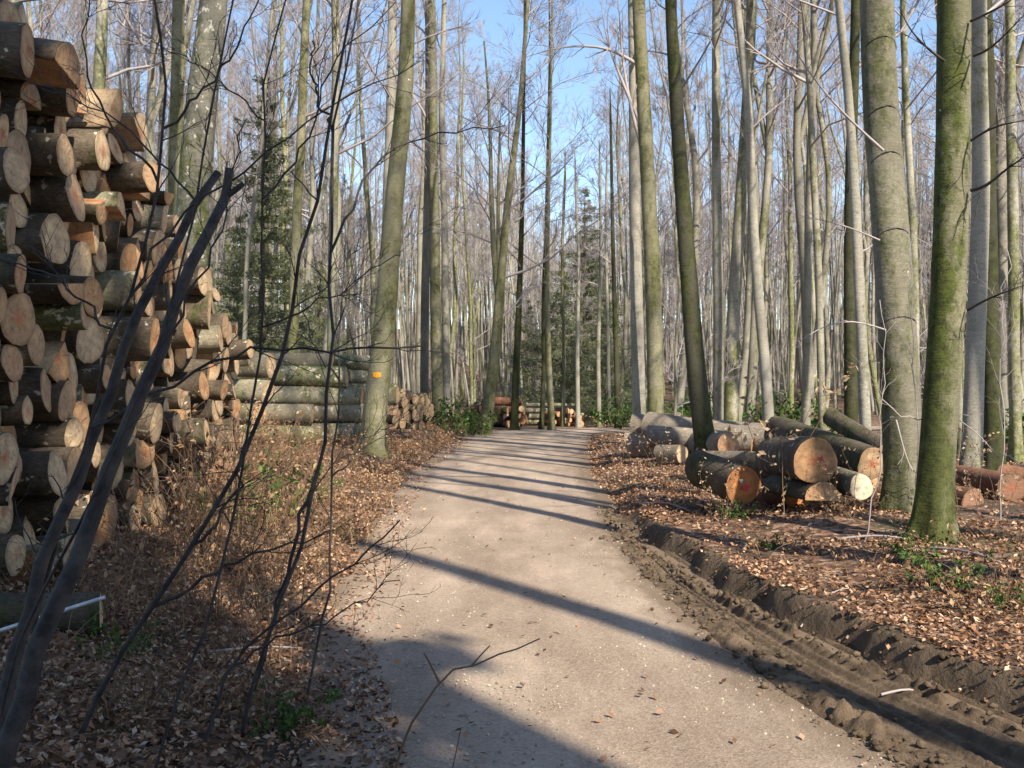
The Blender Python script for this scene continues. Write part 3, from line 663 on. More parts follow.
# spruces
def spruce_mesh(H, r0, wid, nw, card=.10, dens_=1.0, low=.1, asp=.2):
    path = np.array([[0, 0, -.1], [0, 0, H*.5], [0, 0, H]]); T = Tubes(); T.add(lerp_path(path, 8), np.linspace(r0, .02, 8), 8)
    B = Tubes(); C0 = []
    for k in range(nw):
        f = low+(1-low)*(k+.5*rng.random())/nw; z = H*(f+rng.normal()*.008); L = wid*(1-f)**.8*(.75+.5*rng.random())+.15
        for j in range(rng.integers(4, 7)):
            a = rng.random()*6.283; n = 7; t = np.linspace(0, 1, n); LL = L*(.35+.95*rng.random())
            dz = (-.30*t+.28*t*t)*LL*(1.2-f)
            p = np.stack((np.cos(a)*LL*t, np.sin(a)*LL*t, z+dz+.15*f*LL*t), 1); B.add(p, np.linspace(.018, .004, n), 3)
            m_ = int(22*LL*dens_)+2; tt = rng.random(m_)**.7; c = np.stack([np.interp(tt, t, p[:, q]) for q in range(3)], 1)
            side = (rng.random(m_)-.5)*.75*LL*(1.05-tt)*.8; c[:, 0] += -np.sin(a)*side; c[:, 1] += np.cos(a)*side; c[:, 2] -= np.abs(side)*.35+(rng.random(m_)-.25)*.28
            C0.append(c)
    P0 = np.concatenate(C0)
    nm = leaves_mesh('needles', P0, card*(.7+.8*rng.random(len(P0))), M['needle'], up=.2, aspect=asp, fold=.6)
    return T.mesh('trunk', [M['spruce_bark']]), B.mesh('branches', [M['spruce_bark']]), nm
sp1 = spruce_mesh(14, .16, 2.8, 44, .18, 2.6); sp2 = spruce_mesh(9, .09, 2.1, 34, .15, 3.6, .05)
def spruce(x, y, s, p, label, rz=0, wz=1):
    r_ = thing('spruce_tree', label, 'tree', (x, y, gz(x, y)), None, rz); r_.scale = (s*wz, s*wz, s)
    t = link('trunk', p[0], r_); link('crown', p[2], r_); link('branches', p[1], t)
for px, Y, topy, p, H0, lb, wz in [(262, 36, 85, sp1, 14, 'tall dark green spruce behind the left log stacks', 1.1), (585, 66, 190, sp1, 14, 'tall pointed spruce in the sky gap above the road end', 1.15),
                               (285, 40, 190, sp1, 14, 'shorter spruce just right of the tall dark left spruce', 1), (240, 42, 215, sp2, 9, 'small spruce left of the tall dark left spruce', 1),
                               (562, 55, 262, sp2, 9, 'lower spruce left of the tall pointed spruce', 1.3), (606, 52, 290, sp2, 9, 'small spruce right of the tall pointed spruce', 1.2),
                               (572, 50, 330, sp2, 9, 'bushy young spruce directly behind the crosswise logs', 1.3), (633, 58, 355, sp2, 9, 'low dark young spruce left of the grey log pile', 1.3),
                               (528, 66, 300, sp2, 9, 'young spruce furthest left at the road end', 1.2), (320, 50, 260, sp2, 9, 'young spruce right of the two left spruces', 1)]:
    zt = P(px, topy, Y).z; spruce((px-512)/1000*Y, Y, zt/H0, p, lb, rng.random()*6, wz)
    hero_pts.append(((px-512)/1000*Y, Y, 1.5))
sp3 = spruce_mesh(14, .16, 2.8, 46, .30, 3.2, .04, .5)  # dense spruce for unseen trees, added to darken the lower left
for x, y, s, wz, lb in [(3.6, -6.1, 1.35, .82, 'tall spruce added out of frame for shade, nearest the stout beech'), (2.2, -5.6, 1.3, 1.15, 'tall spruce added out of frame straight behind the viewer for shade'),
                        (.2, -5.8, 1.25, 1.25, 'spruce added out of frame behind the viewer to the left, for shade'), (-1.8, -5.4, 1.2, 1.2, 'leftmost spruce added out of frame behind the viewer for shade'),
                        (3.9, -8.8, 1.6, .7, 'tallest spruce added out of frame far behind the viewer for shade')]:
    spruce(x, y, s, sp3, lb, x*2.3, wz)
# background beeches
LM = [(-1e9, 'left picture edge'), (97, 'grey trunk above the stack corner'), (190, 'stout lichen-spotted trunk'), (292, 'trunk behind the green logs'), (385, 'leaning trunk with orange mark'), (436, 'close pair of trunks'),
      (497, 'forked beech'), (550, 'thin green trunk at road end'), (647, 'double trunk'), (696, 'dark curved trunk'), (762, 'slender wavy trunk'), (895, 'smooth grey beech'), (950, 'bright mossy trunk'), (990, 'pale trunk right of it')]
bgt = []; tries = 0
placed = [(x, y, r) for x, y, r in hero_pts]
while len(bgt) < 262 and tries < 60000:
    tries += 1
    Y = 21+84*rng.random()**1.15; X = (rng.random()*2-1)*(.54*Y+1.5)
    px = PX(X, Y)
    if Y < 50 and -3.6 < X < 4.2: continue
    if Y < 52 and X > 0 and 38 < Y: continue
    if Y < 33 and -8.5 < X < -2.5: continue
    if Y < 27 and 2.5 < X < 9.5: continue
    if 28 < Y < 46 and -5.4 < X < -2: continue
    tall = rng.random() < (.78 if Y < 90 else .9)
    if 525 < px < 618 and Y < 112: tall = False
    if 525 < px < 618 and Y < 47: continue
    if 330 < px < 378 and Y < 60: tall = False
    md = 1.2 if Y < 70 else 1.3
    if any((X-a)**2+(Y-b)**2 < (md+c*.5)**2 for a, b, c in placed): continue
    if Y < 45 and any(abs(px-PX(a, b)) < 9 for a, b, c in hero_pts if c < 3 and b < Y): continue
    placed.append((X, Y, .2)); bgt.append((X, Y, tall, px))
bgt.sort(key=lambda q: q[3])
cnt = {}
for X, Y, tall, px in bgt:
    k = rng.integers(0, NT) if tall else rng.integers(NT, len(protos))
    tm, cm, H, r0 = protos[k]
    s = (.8+.4*rng.random())
    if 525 < px < 618: s = min(s, (P(px, 215+rng.random()*80, Y).z)/H)
    wz = s*(.72+.45*rng.random())
    tier = 'near' if Y < 45 else 'middle' if Y < 80 else 'far'
    thick = 'thick' if r0*wz*2 > .42 else 'slim' if tall else 'thin young'
    lm = max(i for i, (q, _) in enumerate(LM) if q <= px); key = (tier, thick, lm); c = cnt.get(key, 0); cnt[key] = c+1
    lb = f"{thick} beech, {tier} wood, {nth(c)} right of the {LM[lm][1]}"
    root = thing('beech_tree', lb, 'tree', (X, Y, gz(X, Y)), 'bare beeches of the wood behind', rng.random()*6.283); root.scale = (wz, wz, s)
    root.rotation_euler[0] = rng.normal()*.022; root.rotation_euler[1] = rng.normal()*.022
    link('trunk', tm, root); link('crown', cm, root)
print('bg trees', len(bgt))
# far wood beyond, one mass
def far_wood():
    T = Tubes(); B = Tubes()
    for k in range(2600):
        Y = 66+134*rng.random()**.9; X = (rng.random()*2-1)*(.58*Y+4); px = PX(X, Y)
        H = 15+9*rng.random(); 
        if 525 < px < 618: H = min(H, P(px, 235+60*rng.random(), Y).z)
        r0 = .07+.10*rng.random()**1.5; n = 7; path = trunk_path(H, .03, .8, n)+np.array([X, Y, gz(X, Y)]); rad = np.linspace(r0, .035, n)
        T.add(path, rad, 5); crown(B, path, rad, *((.15, 10, 2.6) if k % 6 == 0 else (.5, 7, 3.4)), FARC, 1.1)
    V = np.concatenate(T.V+B.V); F1 = np.concatenate(T.F); F2 = np.concatenate(B.F)+T.n
    return mesh_np('far_wood', V, np.concatenate((F1, F2)), [M['beech_pale'], M['twig']], midx=np.r_[np.zeros(len(F1)), np.ones(len(F2))])
tag(link('far_wood', far_wood()), kind='stuff')
# ------------------------------------------------------------------ logs
def log_meshes(r, L, seed, bark, cut, r2=None, split=None, both=False, bend=.0, nseg=9, k=22, slots=None):
    """returns body mesh + list of cut face meshes; axis local X, cut end at +L/2"""
    rg = np.random.default_rng(seed); r2 = r2 or r
    a = np.arange(k)*2*math.pi/k
    ph = rg.random(4)*6.28; sec = 1+.05*np.cos(2*a+ph[0])+.035*np.cos(3*a+ph[1])+.02*np.cos(5*a+ph[2])+rg.normal(size=k)*.012
    t = np.linspace(0, 1, nseg); xs_ = (t-.5)*L
    Y = np.cos(a)*sec; Z = np.sin(a)*sec
    if split is not None:   # cut away one side along a chord
        n_ = np.array([math.cos(split), math.sin(split)]); dd = Y*n_[0]+Z*n_[1]; lim = -.05
        ov = np.clip(dd-lim, 0, None); Y = Y-n_[0]*ov*(1-.03*rg.random(k)); Z = Z-n_[1]*ov
        flat = dd > lim
    ring = []
    for i in range(nseg):
        rr = (r2*(1-t[i])+r*t[i]); tw = 1+rg.normal(size=k)*.012
        ring.append(np.stack((np.full(k, xs_[i]), Y*rr*tw+bend*L*math.sin(t[i]*math.pi)*.3, Z*rr*tw+math.sin(t[i]*2.3+ph[3])*bend*L*.3), 1))
    # slightly rough, oblique end
    tilt = rg.normal(size=2)*.10
    for i, s in ((nseg-1, 1), (0, -1)): ring[i][:, 0] += s*(tilt[0]*(ring[i][:, 1])+tilt[1]*ring[i][:, 2])
    V = np.concatenate(ring); F = []; mi = []
    for i in range(nseg-1):
        for j in range(k):
            F.append((i*k+j, i*k+(j+1) % k, (i+1)*k+(j+1) % k, (i+1)*k+j)); mi.append(1 if split is not None and flat[j] and flat[(j+1) % k] else 0)
    body = mesh_np('log_body', V, F, [bark, cut], midx=mi)
    cuts = []
    for i, s in ((nseg-1, 1), (0, -1)):
        e = ring[i].copy(); c = e.mean(0); e2 = c+(e-c)*.9; e3 = c+(e-c)*.5; e4 = c+(e-c)*.06; e2[:, 0] += s*.004; e3[:, 0] += s*.005+rg.normal(size=k)*.002; e4[:, 0] += s*.006
        e[:, 0] += s*.001; e = c+(e-c)*.985
        VV = np.concatenate((e, e2, e3, e4)); FF = []
        for q in range(3):
            for j in range(k):
                f = (q*k+j, q*k+(j+1) % k, (q+1)*k+(j+1) % k, (q+1)*k+j); FF.append(f if s > 0 else f[::-1])
        for j in range(1, k//2):  # centre
            FF.append((3*k+0, 3*k+j, 3*k+j+1, 3*k+(j+2 if j+2 < k else 0)) if False else (3*k+j-1, 3*k+j, 3*k+k-1-j, 3*k+(k-j) % k))
        FF = [f if s > 0 or ix < 3*k else f[::-1] for ix, f in enumerate(FF)]
        cuts.append(mesh_np('cut_end', VV, FF, [cut], smooth=False))
        if not both: break
    return body, cuts
def place_log(name, label, cat, ms, loc, dirv, group=None, roll=0, s=1, rs=1):
    body, cuts = ms
    o = link(name, body); tag(o, label, cat, group)
    d = Vector(dirv).normalized(); q = d.to_track_quat('X', 'Z'); o.rotation_mode = 'QUATERNION'
    o.rotation_quaternion = q @ Matrix.Rotation(roll, 4, 'X').to_quaternion(); o.location = loc; o.scale = (s, rs, rs)
    for c in cuts: link('cut_end', c, o)
    return o
# cordwood prototypes, radius .17, length 1.05
CW = []
for i in range(16):
    bk = M['logbark'] if i % 6 else M['logbark_green']; sp_ = None if i < 11 else [0, 1.2, 2.5, 4.0, 5.3][i-11]
    CW.append(log_meshes(.17, 1.05, 100+i, bk, M['cut'], .17*(.88+.2*rng.random()), sp_, bend=.012*rng.random()))
def pack(yl, yh, top, rmin, rmax, n, seed, rp=1.0):
    """drop discs into a pile between yl..yh under the profile top(y); returns (y,z,r)"""
    rg = np.random.default_rng(seed); out = []
    ys_ = np.linspace(yl, yh, 260); miss = 0
    while len(out) < n and miss < 25:
        r = rmin+(rmax-rmin)*rg.random()**rp; zz = np.full(len(ys_), r)
        for (a, b, c) in out:
            d2 = (r+c)**2-(ys_-a)**2; zz = np.where(d2 > 0, np.maximum(zz, b+np.sqrt(np.clip(d2, 0, None))), zz)
        ok = (zz+r*.6 < top(ys_)) & (ys_ > yl+r) & (ys_ < yh-r)
        if not ok.any(): miss += 1; continue
        sc = np.where(ok, zz+rg.random(len(ys_))*.04, 1e9); i = int(sc.argmin()); out.append((ys_[i], zz[i], r))
    return out
def stack(A, B, out_dir, top, rmin, rmax, n, seed, lab, group, rough=.14, yaw=.10, protos_=CW, Ls=1.0, from_end=True, rp=1.0, sink=.02, spl=.2, mass_from=2.0):
    """A->B: ground line of the stack's face; out_dir: direction the cut ends look; lab(course word, nth, thick, split)"""
    A = np.array(A, float); B = np.array(B, float); LL = np.linalg.norm(B-A); u = (B-A)/LL; o_ = np.array(out_dir, float); o_ /= np.linalg.norm(o_)
    ds = pack(0, LL, top, rmin, rmax, n, seed, rp); rg = np.random.default_rng(seed+1)
    course = {}
    far_ = [q for q in ds if q[0]/LL > mass_from]; ds = [q for q in ds if q[0]/LL <= mass_from]
    if far_:
        Tm = Tubes(); Tc = Tubes()
        for (y, z, r) in far_:
            p = A+u*y; z0 = gz(p[0], p[1])-sink+z; of = rg.normal()*rough*.5; e = p+o_*of; s_ = p+o_*(of-1.0)
            Tm.add(np.array([[s_[0], s_[1], z0], [e[0], e[1], z0]]), [r*.97, r*.97], 10); Tc.add(np.array([[e[0], e[1], z0], [e[0]+o_[0]*.004, e[1]+o_[1]*.004, z0]]), [r*.95, r*.93], 10, cap=True)
        V = np.concatenate(Tm.V+Tc.V); F1 = np.concatenate(Tm.F); F2 = np.concatenate(Tc.F)+Tm.n
        tag(link('far_firewood', mesh_np('far_firewood', V, np.concatenate((F1, F2)), [M['logbark'], M['cut']], smooth=False, midx=np.r_[np.zeros(len(F1)), np.ones(len(F2))])), 'far half of the firewood stack behind the marked trunk', kind='stuff')
    for q in ds: course.setdefault(int(round((q[1]-.5*(rmin+rmax))/(rmin+rmax)/.9)), []).append(q)
    for ck, lst in sorted(course.items()):
        lst.sort(key=lambda q: -q[0] if from_end else q[0])
        for idx, (y, z, r) in enumerate(lst):
            pr = rg.integers(11, 16) if rg.random() < spl else rg.integers(0, 11)
            p = A+u*y; off = rg.normal()*rough*.55-.5*1.05*Ls+(rg.random() < .12)*rg.random()*.28
            a = math.atan2(o_[1], o_[0])+rg.normal()*yaw; d = np.array([math.cos(a), math.sin(a), rg.normal()*.035])
            c = np.array([p[0], p[1]])+o_*off; g0 = gz(p[0], p[1])
            thick = 'thick' if r > rmin+.7*(rmax-rmin) else 'thin' if r < rmin+.3*(rmax-rmin) else 'medium'
            place_log('firewood_log', lab(ck+1, idx, thick, pr >= 11, y/LL, z), 'log', protos_[pr], (c[0], c[1], g0-sink+z), d, group, rg.random()*6.28, Ls*(.93+.14*rg.random()), r/.17*(1.22 if pr >= 11 else .985))
    return len(ds)
NUM = ['no', 'one', 'two', 'three', 'four', 'five', 'six', 'seven', 'eight', 'nine', 'ten', 'eleven', 'twelve', 'thirteen', 'fourteen', 'fifteen', 'sixteen', 'seventeen', 'eighteen', 'nineteen', 'twenty']
def labA(c, i, th, sp, f, z):
    return f"{th} {'split' if sp else 'round'} log of the tall left stack, {nth(c-1)} course up, {nth(i)} from far end"
topA = lambda y: np.interp(y, [0, .5, 1.1, 2.5, 4.1, 5.3, 6.1, 7.1, 8.1, 8.7], [4.5, 4.45, 4.2, 3.75, 3.3, 3.15, 3.0, 2.8, 2.3, 1.9])
nA = stack((-3.17, 6.0), (-4.05, 14.6), (.995, .04), topA, .10, .19, 312, 5, labA, 'logs of the tall firewood stack at left', rough=.19, yaw=.12)
print('stack A', nA)
# rear row of the same stack, seen only through gaps: the rest past the individually built ones, one mass
def rear_row():
    V = []; F = []; n = 0
    A = np.array((-4.3, 5.5)); B = np.array((-5.2, 14.2)); u = (B-A)/np.linalg.norm(B-A)
    for (y, z, r) in pack(0, np.linalg.norm(B-A), lambda q: topA(q)-.25, .13, .20, 260, 77):
        p = A+u*y; T = Tubes(); z0 = gz(p[0], p[1]); T.add(np.array([[p[0]-.55, p[1]-.05, z0+z], [p[0]+.5, p[1]+.05, z0+z]]), [r*.97, r*.97], 10, cap=True)
        V += T.V; F += [f+n for f in T.F]; n += T.n
    return mesh_np('stacked_logs', np.concatenate(V), np.concatenate(F), [M['logbark']])
tag(link('stacked_logs', rear_row()), label='rear row of firewood in shade behind the tall left stack', kind='stuff')

# cordwood stack further along the left verge
CW2 = [log_meshes(.17, 1.05, 300+i, M['logbark'], M['cut'], None, None if i < 11 else i*1.1, k=12, nseg=4) for i in range(16)]
def labB(c, i, th, sp, f, z):
    return f"{th} {'split' if sp else 'round'} log of stack behind the marked trunk, {nth(c-1)} course, {nth(i)} from far end"
nB = stack((-4.3, 31.0), (-3.25, 43.5), (.9, -.42), lambda y: np.interp(y, [0, 5, 8, 11, 12.5], [2.7, 2.8, 2.7, 1.8, 1.1]), .15, .26, 100, 9, labB, 'firewood behind the leaning marked trunk', protos_=CW2, rough=.3, mass_from=.3)
print('stack B', nB)
# crosswise cordwood at the road end
def labC(c, i, th, sp, f, z): return f"{th} {'split' if sp else 'round'} log in the reddish stack at the road end, {nth(c-1)} course, {nth(i)} from right"
CW3 = [log_meshes(.17, 1.05, 400+i, M['logbark_red'], M['cut_orange'] if i % 3 == 0 else M['cut'], None, None if i < 11 else i*1.1, k=12, nseg=3) for i in range(16)]
stack((-.35, 45.3), (.55, 45.6), (.1, -1), lambda y: y*0+.95, .13, .19, 12, 12, labC, 'small stack at the road end, left of the thin green trunk', protos_=CW3)
def labD(c, i, th, sp, f, z): return f"{th} {'split' if sp else 'round'} log in the rightmost stack at the road end, {nth(c-1)} course, {nth(i)} from right"
stack((1.9, 47.2), (3.5, 47.6), (.45, -.9), lambda y: np.interp(y, [0, .6, 1.6], [1.35, 1.1, .5]), .10, .16, 16, 13, labD, 'small stack at the road end, left of the road bend', protos_=CW3)

def longlog(label, a, b, ra, rb, bark, cut, seed, group, both=True, split=None, bend=.006, cat='log', k=22):
    a = Vector(a); b = Vector(b); ms = log_meshes(rb, (b-a).length, seed, M[bark], M[cut], ra, split, both, bend, nseg=14, k=k)
    return place_log('long_log', label, cat, ms, (a+b)/2, b-a, group)
# long green logs crosswise, left (ends face right)
GL = 'long green logs stacked crosswise at left'
rows_g = [(.30, [(-7.6, 24.2, -3.35, .27), (-7.4, 24.9, -3.2, .24), (-7.2, 25.6, -3.5, .25), (-7.5, 23.6, -4.3, .22)]),
          (.78, [(-7.8, 24.4, -3.5, .25), (-7.2, 25.2, -3.3, .26), (-7.7, 23.9, -4.7, .22)]),
          (1.22, [(-7.3, 24.3, -3.6, .24), (-7.9, 25.0, -3.25, .26)]),
          (1.66, [(-8.0, 24.5, -3.9, .25), (-7.7, 25.2, -3.4, .23)]),
          (2.06, [(-8.2, 24.7, -4.2, .20), (-8.4, 25.3, -3.2, .19)])]
posn = ['front', 'middle', 'rear', 'foremost']
seed = 500
for ci, (z, lst) in enumerate(rows_g):
    for j, (x0_, yy, x1_, r) in enumerate(lst):
        seed += 1
        yw = rng.normal()*.25; x0_ -= rng.random()*.8; x1_ += rng.normal()*.25
        longlog(f'long green-barked log, {posn[j]} one in course {NUM[ci+1]} of the crosswise pile at left', (x0_, yy+.3+yw, z+gz(-5, 24)+rng.normal()*.05), (x1_, yy-.1-yw*.5, z+gz(-5, 24)-.03+rng.normal()*.03), r*.9, r, 'logbark_green', 'cut', seed, GL)
for j, (px0, px1, py, Y, r, lb) in enumerate([(150, 271, 366, 17.5, .21, 'short mossy green log with dark end poking out beyond the tall stack'), (170, 240, 352, 16.4, .20, 'pale log end poking out at the far top corner of the tall stack'),
                                          (175, 268, 392, 16.8, .19, 'short green log lying under the mossy one beyond the tall stack'), (190, 258, 415, 16.2, .18, 'short green log low down beyond the tall stack')]):
    a = P(px0, py-4, Y+.6); b = P(px1, py, Y); longlog(lb, a, b, r*.95, r, 'logbark_green', 'cut', 560+j, None)
# fill under those: low cordwood beyond stack A
for j in range(5):
    x = -4.75+.0*j; y = 15.2+.42*(j % 3)+.2*(j//3); z = gz(x, y)+.17+.32*(j//3)
    place_log('firewood_log', f'short round log dropped on the ground past the tall stack, {nth(j)} along', 'log', CW[j], (x, y, z), (1, -.15, 0), 'loose logs past the tall stack')
# bark log lying at the foot of tall stack, in shade
longlog('grey bark log lying in shade at the foot of the tall left stack', (-3.35, 5.3, .42), (-2.36, 5.75, .33), .115, .12, 'logbark_dark', 'cut', 600, None)
longlog('second grey log under the one at the foot of the stack', (-3.45, 5.45, .12), (-2.45, 5.80, .16), .13, .14, 'logbark', 'cut', 601, None)

# reddish heap of long logs at the road end, and thin crosswise ones
CR = 'reddish long logs heaped at the road end'
for j, (x0_, x1_, y, z, r) in enumerate([(-2.2, .5, 46.6, .25, .27), (-2.4, .2, 47.3, .28, .28), (-2.0, .7, 47.9, .3, .27), (-1.5, .6, 46.9, .72, .25), (-1.9, .3, 47.6, .75, .27), (-1.4, .45, 47.2, 1.15, .22)]):
    longlog(f'reddish peeled log of the heap at the road end, {["lowest front", "lowest middle", "lowest rear", "second layer front", "second layer rear", "topmost"][j]}', (x0_, y+.2, z), (x1_, y-.2, z), r, r*.9, 'logbark_red', 'cut_orange', 620+j, CR, k=12)
for j, (x0_, x1_, y, z, r) in enumerate([(.7, 3.4, 48.5, .14, .14), (.5, 3.3, 48.9, .16, .14), (.8, 3.1, 48.4, .42, .13), (.6, 3.5, 48.8, .45, .13), (.5, 2.6, 48.5, .70, .12), (.9, 2.9, 48.9, .74, .11), (.7, 3.2, 48.6, .97, .10)]):
    longlog(f'slim log of the crosswise stack behind the thin green trunk, {["lowest front", "lowest rear", "second front", "second rear", "third front", "third rear", "topmost"][j]}', (x0_, y, z), (x1_, y+.1, z+rng.normal()*.05), r, r*.8, 'logbark_green', 'cut', 640+j, 'slim crosswise logs at the road end', k=12)
longlog('stub of log with a pale disc end beside the forked beech', (-1.75, 42.2, .17), (-1.95, 41.4, .17), .15, .16, 'logbark', 'cut_pale', 660, None, k=14)
for j, (x, y) in enumerate([(-2.6, 42.5), (-2.35, 42.7), (-2.9, 43)]):
    place_log('firewood_log', f'short reddish log in the little heap left of the forked beech, {nth(j)} from right', 'log', CW3[j], (x, y, gz(x, y)+.16+.15*(j % 2)), (.5, -.85, 0), 'little heap left of the forked beech')

# right pile, grey long logs
GR = 'grey long logs of the right pile'
G = .24
def at2(px, py, Y): return P(px, py, Y)
longlog('sunlit grey log along the top of the right long pile', at2(648, 425, 21.5), at2(800, 446, 19.5), .28, .22, 'logbark_grey', 'cut_orange', 700, GR)
longlog('grey log with a red-brown end at the pile’s left top', at2(632, 428, 22.3), at2(790, 438, 21), .34, .26, 'logbark_grey', 'cut_orange', 701, GR)
longlog('shaded grey log with orange end, front left of the long pile', at2(649, 437, 20.3), at2(752, 443, 19.6), .24, .2, 'logbark_grey', 'cut_orange', 702, GR)
longlog('lowest grey log with orange end at the far left of the pile', at2(628, 445, 22.0), at2(780, 452, 21), .27, .24, 'logbark_grey', 'cut_orange', 703, GR)
longlog('short pale log lying low in front of the long pile', at2(660, 455, 19), at2(682, 454, 18.6), .19, .17, 'logbark_grey', 'cut', 704, None)
longlog('grey log with brown cut end butted behind the dark curved trunk', at2(690, 443, 20.2), at2(728, 446, 18.2), .2, .22, 'logbark_grey', 'cut_orange', 705, GR)
longlog('pale silver log low behind the short orange-ended log', at2(700, 458, 16.5), at2(750, 458, 15.6), .12, .12, 'logbark_grey', 'cut', 706, None)
# right pile, near logs
L1 = longlog('short mossy log with a deep orange end and a red mark', at2(701, 469, 12.3), at2(743, 485, 11.35), .225, .23, 'logbark_dark', 'cut_deep', 710, None)
L2 = longlog('big log with the largest round orange end of the near pile', at2(772, 456, 13.0), at2(815, 461, 11.05), .235, .25, 'logbark', 'cut_orange', 711, None, bend=.0)
L3 = longlog('log with a small pale cream end, right in the near pile', at2(812, 470, 12.6), at2(861, 487, 10.9), .14, .14, 'logbark_green', 'cut_pale', 712, None)
longlog('broken log with a pale half-round end under the big orange one', at2(772, 491, 12.2), at2(825, 502, 10.95), .20, .215, 'logbark_dark', 'cut_orange', 713, None, split=-1.6)
longlog('long dark mossy log sloping down behind the big orange end', at2(778, 432, 15.0), at2(872, 464, 12.2), .235, .20, 'logbark_dark', 'cut', 714, None)
longlog('short brown log perched highest at the right end of the pile', at2(830, 417, 14.0), at2(886, 452, 12.9), .125, .14, 'logbark_dark', 'cut', 715, None)
longlog('reddish dark log lying between the orange-ended logs', at2(752, 490, 13.0), at2(798, 496, 11.9), .18, .18, 'logbark_red', 'cut_deep', 716, None)
longlog('dark log under the sloping mossy one, behind the cream end', at2(800, 470, 14.0), at2(868, 480, 12.9), .2, .2, 'logbark_dark', 'cut', 717, None)
longlog('mossy log filling the pile behind the big orange end', at2(752, 464, 14.4), at2(790, 468, 13.0), .18, .18, 'logbark_dark', 'cut', 718, None)
for j, (a, b, r, c, lb) in enumerate([((960, 478, 13.4), (1012, 488, 12.2), .2, 'cut', 'reddish dark log just right of the mossy trunk’s foot'), ((985, 498, 12.6), (1045, 502, 12.2), .2, 'cut', 'lower reddish log at the right edge behind the mossy trunk'),
                                      ((940, 498, 12.6), (972, 503, 12.0), .19, 'cut', 'log with a brown end peeping out right of the mossy trunk'), ((1000, 476, 13.5), (1060, 486, 13), .2, 'cut', 'dark log touching the right picture edge, upper one')]):
    longlog(lb, at2(*a), at2(*b), r*.9, r*.9, 'logbark_red', 'cut_dull', 730+j, None)
# paint marks on log ends
def dab(parent, y, z, s, m, name, seed, x):
    rg = np.random.default_rng(seed); k = 12; a = np.arange(k)*2*math.pi/k; rr = s*(.6+.6*rg.random(k))
    V = [(x, y, z)]+[(x, y+math.cos(q)*w_, z+math.sin(q)*w_*.8) for q, w_ in zip(a, rr)]
    me = mesh_np(name, V, [(0, i+1, (i+1) % k+1) for i in range(k)], [m], quads=False); return link(name, me, parent)
def halfL(o): return max(v.co.x for v in o.children[0].data.vertices)+.004
dab(L1, .02, -.02, .045, M['spray_red'], 'paint_mark', 1, halfL(L1)); dab(L1, -.05, .06, .03, M['tape'], 'paint_mark', 2, halfL(L1))
dab(L2, .06, .03, .03, M['spray_red'], 'paint_mark', 3, halfL(L2)); dab(L2, .1, -.05, .02, M['spray_red'], 'paint_mark', 4, halfL(L2))
# white plastic strip in the stack
T = Tubes(); T.add([P(-30, 640, 5.2), P(55, 613, 5.2), P(106, 597, 5.25)], .011, 4); tag(link('plastic_strip', T.mesh('plastic_strip', [M['tape']])), 'long white plastic strip stuck low in the tall left stack', 'strip')

# ------------------------------------------------------------------ undergrowth
def bush_mesh(n, h, spread, leafn, stem_m, leaf_m, lsize=.05, arch=.5, grass=0, r=.004):
    T = Tubes(); LP = []
    for k in range(n):
        a = rng.random()*6.283; b = np.array([math.cos(a), math.sin(a), 0])*rng.random()*spread*.45
        d = np.array([math.cos(a)*arch*rng.random(), math.sin(a)*arch*rng.random(), 1.]); L = h*(.5+.6*rng.random()); p = [b-np.array([0, 0, .05])]; q = p[0].copy(); m_ = 6
        for s in range(m_):
            d = d+rng.normal(size=3)*.13+np.array([math.cos(a), math.sin(a), -.6])*.07*arch*s/3; d /= np.linalg.norm(d); q = q+d*L/m_; p.append(q)
        p = np.array(p); T.add(p, np.linspace(r, .0012, m_+1), 3)
        for s in range(3):
            i = rng.integers(2, m_+1); dd = rng.normal(size=3); dd[2] = abs(dd[2]); dd /= np.linalg.norm(dd)
            pp = np.array([p[i], p[i]+dd*L*.12, p[i]+dd*L*.25+np.array([0, 0, .02])]); T.add(pp, [.0022, .0016, .001], 3)
            for z_ in range(leafn): LP.append(pp[0]+(pp[2]-pp[0])*rng.random()+rng.normal(size=3)*.02)
        for z_ in range(leafn): i = rng.integers(1, m_); LP.append(p[i]+(p[i+1]-p[i])*rng.random()+rng.normal(size=3)*.02)
    G_ = Tubes()
    for k in range(grass):
        b = np.array([*(rng.normal(size=2)*spread*.4), -.03]); d = np.array([*(rng.normal(size=2)*.3), 1.]); L = h*.7*(.4+.6*rng.random())
        t = np.linspace(0, 1, 5)[:, None]; p = b+d*L*t+np.array([*(rng.normal(size=2)*.35), -.35])*L*t*t; G_.add(p, np.linspace(.0022, .0008, 5), 3)
    LP = np.array(LP)
    return (T.mesh('stems', [M[stem_m]]), leaves_mesh('leaves', LP, lsize*(.6+.8*rng.random(len(LP))), M[leaf_m], up=.0, aspect=.5, fold=.9), G_.mesh('grass', [M['straw']]) if grass else None)
BR = [bush_mesh(52, .95, 1.2, 1, 'twig_red', 'dryleaf', .048, .6, 42) for _ in range(3)]
BL = [bush_mesh(34, .5, 1.0, 3, 'twig_red', 'dryleaf', .055, .9, 40) for _ in range(2)]
GRN = [bush_mesh(20, .42, .6, 5, 'twig_red', 'green', .055, .9, 0) for _ in range(2)]
SD = [bush_mesh(5, .9, .5, 6, 'twig_red', 'paleleaf', .045, .35, 0) for _ in range(2)]
def bush(name, label, ms, x, y, s, group, rz=None, sz=None):
    r_ = thing(name, label, 'plant' if name != 'bramble_shrub' else 'shrub', (x, y, gz(x, y)), group, rng.random()*6.28 if rz is None else rz); r_.scale = (s, s, s*(sz or 1))
    link('stems', ms[0], r_); link('leaves', ms[1], r_)
    if ms[2]: link('dry_grass', ms[2], r_)['kind'] = 'stuff'
